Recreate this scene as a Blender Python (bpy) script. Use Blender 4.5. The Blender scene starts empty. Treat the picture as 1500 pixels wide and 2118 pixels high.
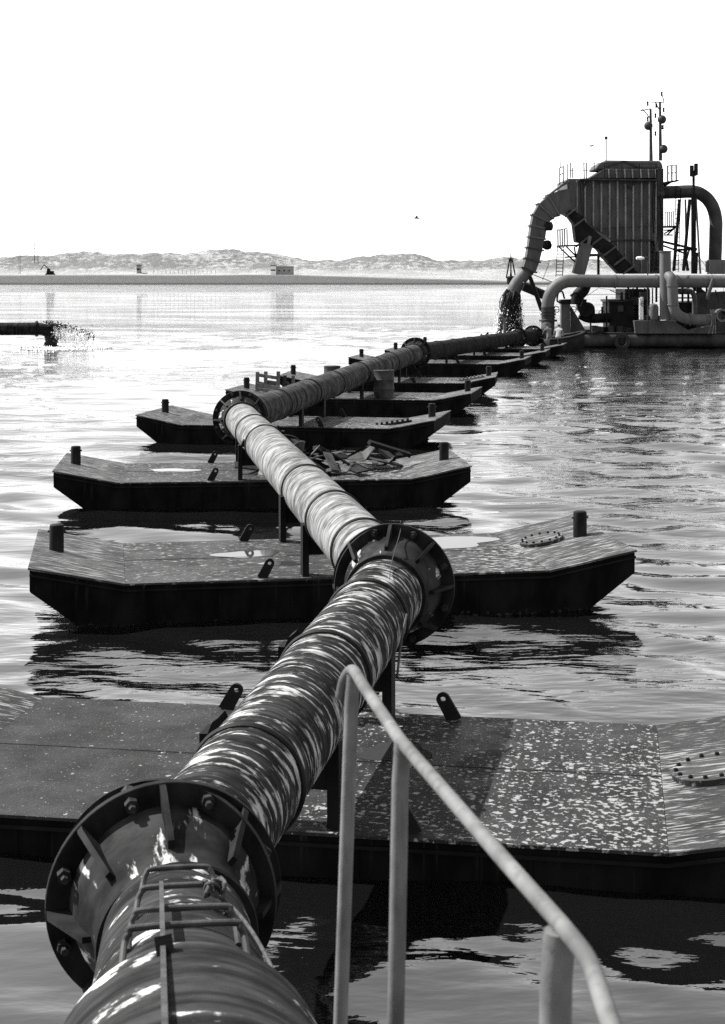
import bpy, bmesh, math, random
import numpy as np
from mathutils import Vector, Matrix, Quaternion

random.seed(7)
rng = np.random.default_rng(7)
scene = bpy.context.scene
R = math.radians

# ------------------------------------------------------------------ camera, sky, sun, exposure
EYE = 4.8
K = 1.4            # long lens: distances along the view stretch with it
cam_d = bpy.data.cameras.new('camera')
cam = bpy.data.objects.new('camera', cam_d)
scene.collection.objects.link(cam)
cam.location = (0, 0, EYE)
cam.rotation_euler = (R(90), 0, 0)
cam_d.sensor_fit = 'HORIZONTAL'
cam_d.sensor_width = 36
cam_d.lens = 55.2*K
cam_d.shift_y = -0.326
cam_d.clip_start = 0.05
cam_d.clip_end = 6000
cam_d.dof.use_dof = True
cam_d.dof.focus_distance = 17*K
cam_d.dof.aperture_fstop = 11
scene.camera = cam

TO_SUN = Vector((-0.62, 0.26, 0.74)).normalized()
world = bpy.data.worlds.new('World')
scene.world = world
world.use_nodes = True
wn, wl = world.node_tree.nodes, world.node_tree.links
wn.clear()
sky = wn.new('ShaderNodeTexSky')
sky.sky_type = 'NISHITA'
sky.sun_disc = False
sky.sun_elevation = math.asin(TO_SUN.z)
sky.sun_rotation = math.atan2(TO_SUN.x, TO_SUN.y)
sky.dust_density = 0.6
bw = wn.new('ShaderNodeRGBToBW')
bg = wn.new('ShaderNodeBackground')
bg.inputs['Strength'].default_value = 0.12
wo = wn.new('ShaderNodeOutputWorld')
wl.new(sky.outputs[0], bw.inputs[0])
gam = wn.new('ShaderNodeGamma')       # hazy white sky: flatter than clear air
gam.inputs['Gamma'].default_value = 0.70
wl.new(bw.outputs[0], gam.inputs['Color'])
mul = wn.new('ShaderNodeVectorMath'); mul.operation = 'SCALE'
mul.inputs['Scale'].default_value = 1.68
wl.new(gam.outputs[0], mul.inputs[0])
wl.new(mul.outputs[0], bg.inputs['Color'])
wl.new(bg.outputs[0], wo.inputs['Surface'])

sun_d = bpy.data.lights.new('sun', 'SUN')
sun_d.energy = 5.0
sun_d.angle = R(0.5)
sun_d.color = (1, 0.995, 0.985)
sun = bpy.data.objects.new('sun', sun_d)
scene.collection.objects.link(sun)
sun.rotation_euler = TO_SUN.to_track_quat('Z', 'Y').to_euler()

scene.view_settings.view_transform = 'Standard'
scene.view_settings.look = 'None'
scene.view_settings.exposure = 1.5
scene.view_settings.gamma = 1
scene.view_settings.use_curve_mapping = False
scene.cycles.max_bounces = 8
scene.cycles.use_denoising = False

# ------------------------------------------------------------------ helpers
F = 2300.0*K
def YD(Y): return Y*K if Y < 72 or Y > 110 else Y + (K-1)*72
def Q(px, py, Y):
    """a direction seen in the photo (1500 wide, horizon row 570) taken to the distance Y"""
    Y = YD(Y)
    return Vector(((px - 750) / F * Y, Y, EYE - (py - 570) / F * Y))

def link(o):
    scene.collection.objects.link(o)
    return o

def tag(o, label=None, cat=None, group=None, kind=None):
    if label: o['label'] = label
    if cat: o['category'] = cat
    if group: o['group'] = group
    if kind: o['kind'] = kind
    return o

def thing(name, loc, label, cat, group=None, rot=None):
    o = link(bpy.data.objects.new(name, None))
    o.empty_display_size = 0.2
    m = Matrix.Translation(Vector(loc))
    if rot is not None: m = m @ rot.to_4x4()
    o.matrix_world = m
    ROOT[o.name] = m.copy()
    return tag(o, label, cat, group)
ROOT = {}

class MB:
    def __init__(s): s.v = []; s.f = []
    def add(s, vs, fs):
        n = len(s.v); s.v += [tuple(v) for v in vs]; s.f += [tuple(i + n for i in f) for f in fs]
        return s
    def box(s, c, size, rot=None):
        c = Vector(c); h = Vector(size) / 2
        vs = []
        for x in (-1, 1):
            for y in (-1, 1):
                for z in (-1, 1):
                    p = Vector((x*h.x, y*h.y, z*h.z))
                    if rot is not None: p = rot @ p
                    vs.append(c + p)
        return s.add(vs, [(0,1,3,2),(4,6,7,5),(0,4,5,1),(2,3,7,6),(0,2,6,4),(1,5,7,3)])
    def bar(s, a, b, w, t=None):
        a, b = Vector(a), Vector(b); t = t or w
        d = b - a
        q = d.to_track_quat('X', 'Z').to_matrix()
        return s.box((a + b) / 2, (d.length, w, t), q)
    def prism(s, poly, y0, y1):
        """polygon of (x, z) extruded from y0 to y1"""
        n = len(poly)
        vs = [(x, y0, z) for x, z in poly] + [(x, y1, z) for x, z in poly]
        fs = [tuple(range(n)), tuple(reversed(range(n, 2*n)))]
        fs += [(i, i + n, (i+1) % n + n, (i+1) % n) for i in range(n)]
        return s.add(vs, fs)
    def tube(s, path, r, n=10, caps=True, square=None):
        path = [Vector(p) for p in path]
        m = len(path)
        rs = r if isinstance(r, (list, tuple)) else [r]*m
        t0 = (path[1]-path[0]).normalized()
        up = Vector((0,0,1)) if abs(t0.z) < 0.9 else Vector((0,1,0))
        u = (up - t0*up.dot(t0)).normalized()
        vs = []
        for i in range(m):
            if i == 0: t = t0
            elif i == m-1: t = (path[i]-path[i-1]).normalized()
            else: t = ((path[i]-path[i-1]).normalized() + (path[i+1]-path[i]).normalized()).normalized()
            u = (u - t*u.dot(t)).normalized()
            w = t.cross(u)
            for k in range(n):
                a = 2*math.pi*k/n
                vs.append(path[i] + (u*math.cos(a) + w*math.sin(a))*rs[i])
        fs = []
        for i in range(m-1):
            for k in range(n):
                fs.append((i*n+k, i*n+(k+1)%n, (i+1)*n+(k+1)%n, (i+1)*n+k))
        if caps:
            fs.append(tuple(reversed(range(n)))); fs.append(tuple(range((m-1)*n, m*n)))
        return s.add(vs, fs)
    def lathe(s, prof, n=48, M=None, close=False, caps=True):
        """profile of (x, r) turned round the x axis"""
        vs = []
        for x, r in prof:
            for k in range(n):
                a = 2*math.pi*k/n
                p = Vector((x, r*math.sin(a), r*math.cos(a)))
                vs.append(M @ p if M is not None else p)
        m = len(prof); fs = []
        for i in range(m if close else m-1):
            j = (i+1) % m
            for k in range(n):
                fs.append((i*n+k, i*n+(k+1)%n, j*n+(k+1)%n, j*n+k))
        if caps and not close:
            if prof[0][1] > 0: fs.append(tuple(reversed(range(n))))
            if prof[-1][1] > 0: fs.append(tuple(range((m-1)*n, m*n)))
        return s.add(vs, fs)
    def mesh(s, name, mat, inv=None, smooth=35):
        me = bpy.data.meshes.new(name)
        vs = s.v if inv is None else [tuple(inv @ Vector(v)) for v in s.v]
        me.from_pydata(vs, [], s.f)
        bm = bmesh.new(); bm.from_mesh(me)
        bmesh.ops.recalc_face_normals(bm, faces=bm.faces)
        bm.to_mesh(me); bm.free()
        if smooth:
            me.polygons.foreach_set('use_smooth', [True]*len(me.polygons))
            me.set_sharp_from_angle(angle=R(smooth))
        me.materials.append(mat)
        return me
    def build(s, name, mat, parent=None, local=False, smooth=35, bevel=0):
        inv = None
        if parent is not None and not local:
            inv = world_of(parent).inverted()
        me = s.mesh(name, mat, inv, smooth)
        o = link(bpy.data.objects.new(name, me))
        if parent is not None:
            o.parent = parent
        if bevel:
            b = o.modifiers.new('bevel', 'BEVEL'); b.width = bevel; b.segments = 2; b.limit_method = 'ANGLE'
            b.angle_limit = R(40)
        return o

def world_of(o):
    m = o.matrix_basis.copy()
    while o.parent is not None:
        o = o.parent; m = o.matrix_basis @ m
    return m

def inst(name, me, parent, M):
    o = link(bpy.data.objects.new(name, me))
    o.parent = parent
    o.matrix_basis = M
    return o

def copy_tree(o, parent=None):
    c = o.copy(); scene.collection.objects.link(c)
    if parent is not None: c.parent = parent
    for ch in [x for x in KIDS.get(o.name, o.children)]:
        copy_tree(ch, c)
    return c
KIDS = {}

def arc(pts, n=6):
    """Catmull-Rom through pts"""
    pts = [Vector(p) for p in pts]
    P = [2*pts[0]-pts[1]] + pts + [2*pts[-1]-pts[-2]]
    out = []
    for i in range(1, len(P)-2):
        for k in range(n):
            t = k/n
            a, b, c, d = P[i-1], P[i], P[i+1], P[i+2]
            out.append(0.5*((2*b) + (c-a)*t + (2*a-5*b+4*c-d)*t*t + (3*b-a-3*c+d)*t**3))
    out.append(pts[-1])
    return out

# ------------------------------------------------------------------ materials
def new_mat(name):
    m = bpy.data.materials.new(name); m.use_nodes = True
    nt = m.node_tree
    b = nt.nodes['Principled BSDF']
    return m, nt, b

def N(nt, kind, **kw):
    n = nt.nodes.new('ShaderNode' + kind)
    for k, v in kw.items():
        if k in n.inputs: n.inputs[k].default_value = v
        else: setattr(n, k, v)
    return n

def mapped(nt, scale):
    tc = N(nt, 'TexCoord'); mp = N(nt, 'Mapping')
    mp.inputs['Scale'].default_value = scale
    nt.links.new(tc.outputs['Object'], mp.inputs['Vector'])
    return mp.outputs['Vector']

def noise(nt, scale, detail=4, vec=(1,1,1), rough=0.55):
    n = N(nt, 'TexNoise'); n.inputs['Scale'].default_value = scale
    n.inputs['Detail'].default_value = detail; n.inputs['Roughness'].default_value = rough
    nt.links.new(mapped(nt, vec), n.inputs['Vector'])
    return n.outputs['Fac']

def ramp(nt, src, a, b, va=0.0, vb=1.0):
    m = N(nt, 'MapRange'); m.interpolation_type = 'SMOOTHSTEP'
    m.inputs['From Min'].default_value = a; m.inputs['From Max'].default_value = b
    m.inputs['To Min'].default_value = va; m.inputs['To Max'].default_value = vb
    nt.links.new(src, m.inputs['Value'])
    return m.outputs['Result']

def math2(nt, op, a, b):
    m = N(nt, 'Math', operation=op)
    for i, x in enumerate((a, b)):
        if isinstance(x, (int, float)): m.inputs[i].default_value = x
        else: nt.links.new(x, m.inputs[i])
    m.use_clamp = op in ('ADD', 'MULTIPLY')
    return m.outputs[0]

def mixv(nt, fac, a, b):
    m = N(nt, 'Mix'); m.data_type = 'FLOAT'
    for sock, x in ((m.inputs['Factor'], fac), (m.inputs['A'], a), (m.inputs['B'], b)):
        if isinstance(x, (int, float)): sock.default_value = x
        else: nt.links.new(x, sock)
    return m.outputs['Result']

def bump(nt, b, h, strength, dist=0.01):
    n = N(nt, 'Bump'); n.inputs['Strength'].default_value = strength; n.inputs['Distance'].default_value = dist
    nt.links.new(h, n.inputs['Height']); nt.links.new(n.outputs[0], b.inputs['Normal'])

def plain(name, v, rough=0.6, var=0.35, scale=2.0, spec=0.12, bmp=0.3, metallic=0, stain=0.0):
    m, nt, b = new_mat(name)
    f = noise(nt, scale, 6, (1,1,0.6))
    c = ramp(nt, f, 0.3, 0.7, v*(1-var), v*(1+var))
    if stain:
        s = ramp(nt, noise(nt, scale*3, 5, (1.6,1.6,0.25)), 0.5, 0.68)
        c = mixv(nt, math2(nt, 'MULTIPLY', s, stain), c, 0.03)
    nt.links.new(c, b.inputs['Base Color'])
    b.inputs['Roughness'].default_value = rough
    b.inputs['Specular IOR Level'].default_value = spec
    b.inputs['Metallic'].default_value = metallic
    if bmp: bump(nt, b, noise(nt, 40, 4), bmp, 0.006)
    return m

def pipe_mat(name, dark, mid, streak_lo, streak_hi, white=0.62, ring=24.0, drip=0.5, rough=0.85, streak=None):
    """wrapped pipe: rings round the axis (local x), pale droppings running down both flanks"""
    m, nt, b = new_mat(name)
    fine = noise(nt, 1.0, 6, (ring, 1.3, 1.3), 0.62)
    base = ramp(nt, fine, 0.34, 0.66, dark, mid)
    st = noise(nt, 1.0, 5, streak or (ring*0.55, 2.0, 2.0), 0.6)
    st2 = noise(nt, 1.0, 3, (1.7, 3.0, 3.0))
    s = math2(nt, 'ADD', st, math2(nt, 'MULTIPLY', math2(nt, 'SUBTRACT', st2, 0.5), drip))
    w = ramp(nt, s, streak_lo, streak_hi)
    c = mixv(nt, w, base, white)
    grime = ramp(nt, noise(nt, 1.0, 5, (3.5, 4, 4)), 0.35, 0.6, 0.45, 1.0)
    c = math2(nt, 'MULTIPLY', c, grime)
    nt.links.new(c, b.inputs['Base Color'])
    b.inputs['Roughness'].default_value = rough
    b.inputs['Specular IOR Level'].default_value = 0.04
    h = math2(nt, 'ADD', fine, math2(nt, 'MULTIPLY', w, 0.15))
    bump(nt, b, h, 0.55, 0.012)
    return m

def deck_mat(name, dark, spot_lo, spot_hi, scale=6.5, stretch=(1,1.6,1), white=0.5, rough=0.6, big=0.6, side=0.0):
    m, nt, b = new_mat(name)
    base = ramp(nt, noise(nt, 3.0, 8, stretch, 0.65), 0.3, 0.7, dark*0.6, dark*1.5)
    s = noise(nt, scale, 3, stretch, 0.5)
    patch = math2(nt, 'MULTIPLY', math2(nt, 'SUBTRACT', noise(nt, 0.55, 2), 0.5), big)
    tot = math2(nt, 'ADD', s, patch)
    if side:
        sx = N(nt, 'SeparateXYZ'); tc = N(nt, 'TexCoord'); nt.links.new(tc.outputs['Object'], sx.inputs[0])
        tot = math2(nt, 'ADD', tot, ramp(nt, sx.outputs[0], -1.6, 1.2, -side, 0))
    w = ramp(nt, tot, spot_lo, spot_hi)
    if side:       # droppings: round splashes of very uneven size
        for sc_, lo_, pw in ((8.5, .34, 1.9), (14, .44, 1.3), (26, .40, 2.2)):
            vo = N(nt, 'TexVoronoi'); vo.inputs['Scale'].default_value = sc_
            wob = N(nt, 'Mix'); wob.data_type = 'VECTOR'; wob.inputs['Factor'].default_value = .06
            nz_ = N(nt, 'TexNoise'); nz_.inputs['Scale'].default_value = 30; nt.links.new(mapped(nt, (1,1,1)), nz_.inputs['Vector'])
            nt.links.new(mapped(nt, (1,1,1)), wob.inputs[4]); nt.links.new(nz_.outputs['Color'], wob.inputs[5])
            nt.links.new(wob.outputs[1], vo.inputs['Vector'])
            cs = N(nt, 'SeparateColor'); nt.links.new(vo.outputs['Color'], cs.inputs[0])
            keep = math2(nt, 'MULTIPLY', math2(nt, 'POWER', cs.outputs[0], pw*2.2), ramp(nt, sx.outputs[0], -3.0, 1.6, .35, 1))
            rad = math2(nt, 'MULTIPLY', keep, lo_)
            dd = N(nt, 'Math', operation='SUBTRACT'); nt.links.new(rad, dd.inputs[0]); nt.links.new(vo.outputs['Distance'], dd.inputs[1])
            sp_ = ramp(nt, dd.outputs[0], -.03, .05)
            w = sp_ if sc_ == 7.5 else math2(nt, 'MAXIMUM', w, sp_)
    fine = ramp(nt, noise(nt, scale*3.1, 2, stretch), 0.66, 0.74, 0, 0.7)
    large = ramp(nt, noise(nt, scale*0.45, 5, stretch, 0.65), 0.68, 0.75, 0, 0.8)
    w = math2(nt, 'MAXIMUM', w, large)
    c = mixv(nt, math2(nt, 'MAXIMUM', w, fine), base, white)
    nt.links.new(c, b.inputs['Base Color'])
    r = ramp(nt, noise(nt, 1.2, 3), 0.4, 0.6, rough-0.12, rough+0.12)
    nt.links.new(r, b.inputs['Roughness'])
    b.inputs['Specular IOR Level'].default_value = 0.08
    bump(nt, b, noise(nt, 28, 6), 0.5, 0.012)
    return m

M = {}
M['tar'] = plain('tarred_steel', 0.005, 0.6, 0.5, 2.5, spec=0.06, bmp=0.6)
M['black'] = plain('black_steel', 0.010, 0.6, 0.5, 4, spec=0.06)
M['deck_a'] = deck_mat('pontoon_deck_spotted', 0.014, 0.615, 0.68, 21, (0.9,1.0,1), 0.17, side=0.10, big=0.30)
M['deck_b'] = deck_mat('pontoon_deck_worn', 0.023, 0.60, 0.70, 12, (0.6,1.6,1), 0.20, big=0.4)
M['slope_a'] = deck_mat('pontoon_slope_streaked', 0.026, 0.53, 0.70, 11.0, (0.28,2.6,1), 0.17, big=0.35)
M['slope_b'] = deck_mat('pontoon_slope_scuffed', 0.018, 0.56, 0.72, 17.0, (0.30,2.0,1), 0.15, big=0.45)
M['pipe_dark'] = pipe_mat('pipe_dark_streaked', 0.006, 0.030, 0.53, 0.63, 0.30, 26, 0.45, streak=(15, 3.6, 3.6))
M['pipe_light'] = pipe_mat('pipe_light_ringed', 0.04, 0.22, 0.56, 0.68, 0.27, 26, 0.2)
M['pipe_mid'] = pipe_mat('pipe_mid_ringed', 0.006, 0.07, 0.57, 0.72, 0.16, 18, 0.3)
M['pipe_far'] = pipe_mat('pipe_far_ringed', 0.004, 0.022, 0.60, 0.75, 0.08, 18, 0.3)
M['pipe_near'] = pipe_mat('pipe_near_streaked', 0.008, 0.030, 0.62, 0.68, 0.36, 9, 0.8, streak=(3.6, 3.4, 3.4))
M['bell'] = pipe_mat('bell_steel', 0.010, 0.030, 0.605, 0.67, 0.36, 3.0, 0.35, streak=(1.3, 7, 7))
M['flange'] = plain('flange_steel', 0.009, 0.6, 0.6, 5, spec=0.05)
M['rail'] = plain('rail_paint', 0.088, 0.7, 0.40, 6, spec=0.12, bmp=0.2, stain=0.35)
M['iron'] = plain('rusty_iron', 0.032, 0.6, 0.4, 8, bmp=0.5)
M['bolt'] = plain('bolt_steel', 0.016, 0.6, 0.5, 12, spec=0.08, bmp=0.5)
M['wood'] = plain('weathered_wood', 0.11, 0.8, 0.4, 5, spec=0.1, bmp=0.6)
M['wood_dark'] = plain('dark_wood', 0.025, 0.8, 0.5, 5, spec=0.1, bmp=0.6)
M['drum'] = plain('drum_paint', 0.030, 0.6, 0.4, 4, stain=0.5)
M['dredge'] = plain('dredger_paint', 0.052, 0.6, 0.3, 1.2, stain=0.5)
M['dredge_light'] = plain('dredger_pale_paint', 0.076, 0.55, 0.18, 1.0, stain=0.3)
M['dredge_dark'] = plain('dredger_dark_paint', 0.025, 0.6, 0.4, 1.5)
M['machine'] = plain('machinery_black', 0.008, 0.6, 0.5, 2, spec=0.06)
M['ball'] = plain('signal_ball_black', 0.025, 0.6, 0.3, 4)
M['white'] = plain('white_paint', 0.6, 0.5, 0.1, 3)
M['rubber'] = plain('tyre_rubber', 0.02, 0.7, 0.3, 5)
M['slurry'] = plain('muddy_water', 0.012, 0.6, 0.5, 3, spec=0.10, bmp=0.8)
M['foam'] = plain('foam_drops', 0.72, 0.5, 0.5, 6, spec=0.4, bmp=0)
M['skin'] = plain('skin', 0.22, 0.6, 0.1, 6, bmp=0)
M['cloth'] = plain('pale_overalls', 0.24, 0.9, 0.15, 8, spec=0.1)
M['cloth_dark'] = plain('grey_overalls', 0.09, 0.9, 0.2, 8, spec=0.1)
M['hair'] = plain('dark_cap', 0.02, 0.8, 0.2, 8, spec=0.1)
M['shed'] = plain('shed_boards', 0.20, 0.8, 0.2, 1)
M['rib'] = plain('rib_grazing_light', 0.15, 0.6, 0.3, 2, stain=0.3)  # paler than the tower face: grazing light on the ribs put into the colour
M['gull'] = plain('gull_plumage', 0.08, 0.8, 0.2, 8)
M['rope'] = plain('rope', 0.05, 0.9, 0.3, 30, spec=0.1)

m, nt, b = new_mat('tarred_hull')
base_ = ramp(nt, noise(nt, 2.5, 6, (1,1,.5)), .3, .7, .002, .007)
sz = N(nt, 'SeparateXYZ'); tc_ = N(nt, 'TexCoord'); nt.links.new(tc_.outputs['Object'], sz.inputs[0])
zz_ = N(nt, 'Math', operation='MULTIPLY_ADD'); nt.links.new(noise(nt, 5, 4), zz_.inputs[0]); zz_.inputs[1].default_value = .16; nt.links.new(sz.outputs['Z'], zz_.inputs[2])
scum = math2(nt, 'MULTIPLY', ramp(nt, zz_.outputs[0], .07, .12, 1, 0), ramp(nt, noise(nt, 16, 4), .52, .66))
runs = math2(nt, 'MULTIPLY', ramp(nt, noise(nt, 1, 4, (14,14,.5)), .60, .74), ramp(nt, sz.outputs['Z'], .15, .6))
c = mixv(nt, math2(nt, 'MULTIPLY', scum, .5), base_, .05)
c = mixv(nt, math2(nt, 'MULTIPLY', runs, .55), c, .05)
nt.links.new(c, b.inputs['Base Color']); b.inputs['Roughness'].default_value = .7; b.inputs['Specular IOR Level'].default_value = .02
bump(nt, b, noise(nt, 1.4, 3), .6, .06)
M['hull'] = m

# puddle water lying on a deck
m, nt, b = new_mat('puddle_water'); b.inputs['Base Color'].default_value = (0.03,)*3 + (1,)
b.inputs['Roughness'].default_value = 0.04; b.inputs['IOR'].default_value = 1.5
M['puddle'] = m

# sea
m, nt, b = new_mat('sea_water')
b.inputs['Base Color'].default_value = (0.003, 0.003, 0.003, 1)
b.inputs['Roughness'].default_value = 0.015
b.inputs['IOR'].default_value = 2.1
h1 = noise(nt, 2.4, 2, (0.40, 1.25, 1), 0.5)
h2 = noise(nt, 7.5, 3, (0.45, 1.1, 1), 0.5)
gm_ = ramp(nt, noise(nt, 0.09, 6, (0.45, 1, 1), 0.6), 0.40, 0.60, 0.25, 1.35)     # gusts ruffle some patches more
hs_ = N(nt, 'Math', operation='MULTIPLY_ADD')
nt.links.new(h2, hs_.inputs[0]); hs_.inputs[1].default_value = 0.28; nt.links.new(h1, hs_.inputs[2])
tcs = N(nt, 'TexCoord'); sps = N(nt, 'SeparateXYZ'); nt.links.new(tcs.outputs['Object'], sps.inputs[0])
open_ = ramp(nt, sps.outputs['Y'], 20, 130, 0.66, 3.3)
gm2_ = N(nt, 'Math', operation='MULTIPLY'); nt.links.new(gm_, gm2_.inputs[0]); nt.links.new(open_, gm2_.inputs[1])
hm_ = N(nt, 'Math', operation='MULTIPLY'); nt.links.new(hs_.outputs[0], hm_.inputs[0]); nt.links.new(gm2_.outputs[0], hm_.inputs[1])
bump(nt, b, hm_.outputs[0], 0.40, 0.09)
M['sea'] = m

# shore
m, nt, b = new_mat('dune_sand')
geo = N(nt, 'NewGeometry'); sep = N(nt, 'SeparateXYZ'); nt.links.new(geo.outputs['Position'], sep.inputs[0])
zw = math2(nt, 'SUBTRACT', sep.outputs['Z'], 0)
nt.nodes[-1].use_clamp = False
grass = noise(nt, 0.22, 8, (1,0.5,1.3), 0.75)
big = noise(nt, 0.018, 3, (1,0.6,1))
gsum = math2(nt, 'ADD', math2(nt, 'MULTIPLY', grass, 0.62), math2(nt, 'MULTIPLY', big, 0.38))
hi = ramp(nt, sep.outputs['Z'], 6.0, 11.0)
gm = math2(nt, 'MULTIPLY', ramp(nt, gsum, 0.44, 0.52), hi)
sand = ramp(nt, noise(nt, 0.05, 5), 0.3, 0.7, 0.20, 0.28)
wetz = math2(nt, 'ADD', sep.outputs['Z'], math2(nt, 'MULTIPLY', noise(nt, 0.012, 3), 1.5))
nt.nodes[-1].use_clamp = False
for nd in nt.nodes:
    if nd.type == 'MATH' and nd.operation == 'ADD': nd.use_clamp = False
sx_ = N(nt, 'MapRange'); nt.links.new(sep.outputs['X'], sx_.inputs['Value'])
sx_.inputs['From Min'].default_value = -40; sx_.inputs['From Max'].default_value = 90; sx_.inputs['To Max'].default_value = 3.6
wa_ = N(nt, 'Math', operation='ADD'); nt.links.new(wetz, wa_.inputs[0]); nt.links.new(sx_.outputs[0], wa_.inputs[1])
wet = ramp(nt, wa_.outputs[0], 5.2, 6.4)
sand = mixv(nt, wet, 0.062, sand)
edge = ramp(nt, sep.outputs['Z'], 0.3, 1.3)
sand = mixv(nt, edge, 0.02, sand)
c = mixv(nt, gm, sand, 0.105)
nt.links.new(c, b.inputs['Base Color'])
b.inputs['Roughness'].default_value = 0.9; b.inputs['Specular IOR Level'].default_value = 0.1
bump(nt, b, grass, 1.0, 2.5)
M['sand'] = m

# ------------------------------------------------------------------ terrain and water
def vnoise(x, y, seed=0):
    xi = np.floor(x).astype(np.int64); yi = np.floor(y).astype(np.int64)
    fx = x - xi; fy = y - yi
    fx = fx*fx*fx*(fx*(fx*6-15)+10); fy = fy*fy*fy*(fy*(fy*6-15)+10)
    def hsh(a, b):
        n = (a*374761393 + b*668265263 + seed*982451653) & 0xffffffff
        n = ((n ^ (n >> 13)) * 1274126177) & 0xffffffff
        return ((n ^ (n >> 16)) & 0xffff) / 65535.0
    a = hsh(xi, yi); b_ = hsh(xi+1, yi); c_ = hsh(xi, yi+1); d = hsh(xi+1, yi+1)
    return (a*(1-fx)+b_*fx)*(1-fy) + (c_*(1-fx)+d*fx)*fy - 0.5

def grid_obj(name, X, Y, Z, mat, smooth=True):
    ny, nx = X.shape
    co = np.stack([X, Y, Z], -1).reshape(-1, 3).astype(np.float32)
    i = np.arange((ny-1)*(nx-1)); r = i // (nx-1); c = i % (nx-1)
    q = np.stack([r*nx+c, r*nx+c+1, (r+1)*nx+c+1, (r+1)*nx+c], -1).astype(np.int32)
    me = bpy.data.meshes.new(name)
    me.vertices.add(len(co)); me.vertices.foreach_set('co', co.ravel())
    me.loops.add(q.size); me.loops.foreach_set('vertex_index', q.ravel())
    me.polygons.add(len(q)); me.polygons.foreach_set('loop_start', np.arange(0, q.size, 4, dtype=np.int32))
    me.update(); me.validate()
    if smooth: me.polygons.foreach_set('use_smooth', np.ones(len(q), dtype=bool))
    me.materials.append(mat)
    return link(bpy.data.objects.new(name, me))

# sea: rows tighten towards the near water where single wavelets are seen
rows = np.concatenate([np.linspace(-60, 2.0, 60)[:-1], 2.0*np.exp(np.linspace(0, math.log(620*K/2.0), 900))])
t = np.linspace(-1, 1, 461)
s = t*0.75 + 0.25*t**5
halfw = np.maximum(rows, 3)*0.62/K*1.1 + 8
X = s[None, :]*halfw[:, None]*1.25
Yg = np.repeat(rows[:, None], len(t), 1)
step = np.gradient(rows)[:, None]
Z = np.zeros_like(X)
wdir = R(75)
warpx = X + 1.2*vnoise(X*0.35, Yg*0.35, 3) + 0.4*vnoise(X*1.1, Yg*1.1, 4)
warpy = Yg + 1.2*vnoise(X*0.35+9, Yg*0.35, 5) + 0.4*vnoise(X*1.1, Yg*1.1+7, 6)
gust = 0.7 + 0.9*(vnoise(X*0.06, Yg*0.05, 11) + 0.5)
for k in range(46):
    lam = 0.40 * (3.0/0.40)**(k/45)
    a = wdir + rng.normal(0, 0.42)
    slope = 0.016*(0.6 + 0.8*rng.random())
    amp = slope*lam/(2*math.pi)*1.35
    fade = np.clip((lam/step - 2.5)/3.0, 0, 1)
    Z += fade*amp*np.sin((warpx*math.cos(a) + warpy*math.sin(a))*2*math.pi/lam + rng.random()*6.28)
Z *= gust
tag(grid_obj('sea', X, Yg, Z, M['sea']), kind='structure')

# shore with beach and dunes behind it
hx = np.array([-400,0,60,110,140,260,330,380,430,480,560,600,640,700,740,780,830,860,900,960,1040,1100,1200,1500,1900])
hy = np.array([525,526,524,527,520,517,521,526,520,518,521,529,540,539,533,527,525,527,537,541,536,540,538,536,534])
xs = np.linspace(-520, 620, 500); ys = np.concatenate([np.linspace(578, 930, 200), np.array([1000, 1300, 2000, 3200])])*K
XX, YR = np.meshgrid(xs, ys)
YY = YR/K
pxx = XX/YR*F + 750
ridge = 4.8 + (570 - np.interp(pxx, hx, hy))/2300*800
beach = np.clip((YY - 587 + 9*vnoise(XX*0.02, XX*0, 77) + 5*vnoise(XX*0.07, XX*0, 78))/105, -0.1, 1)*5.3
foot = 705 + 30*vnoise(XX*0.02, XX*0, 21)
up = np.clip((YY - foot)/95, 0, 1); up = up*up*(3-2*up)
down = 1 - 0.45*np.clip((YY - 815)/90, 0, 1)
nz = 5*vnoise(XX*0.03, YY*0.03, 31) + 3*vnoise(XX*0.08, YY*0.08, 32) + 1.6*vnoise(XX*0.2, YY*0.2, 33) + 1.5*vnoise(XX*0.42, YY*0.42, 34)
low = np.clip(vnoise(XX*0.016, YY*0.025, 40)+0.25, 0, 1)*9*np.exp(-((YY-750)/28.0)**2)
ZZ = beach + up*((ridge - 7.0)*down + nz*0.75) + low*up
tag(grid_obj('dune_shore', XX, YR, ZZ, M['sand']), kind='structure')

# ------------------------------------------------------------------ pontoons
HD = 0.58
def disc_bolt_mesh(name, r, h, mat):
    mb = MB(); mb.lathe([(0, r*1.0), (h*0.6, r), (h, r*0.7)], 6, Matrix.Rotation(R(-90), 4, 'Y'))
    return mb.mesh(name, mat)
BOLT = disc_bolt_mesh('bolt', 0.019, 0.026, M['black'])

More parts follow.
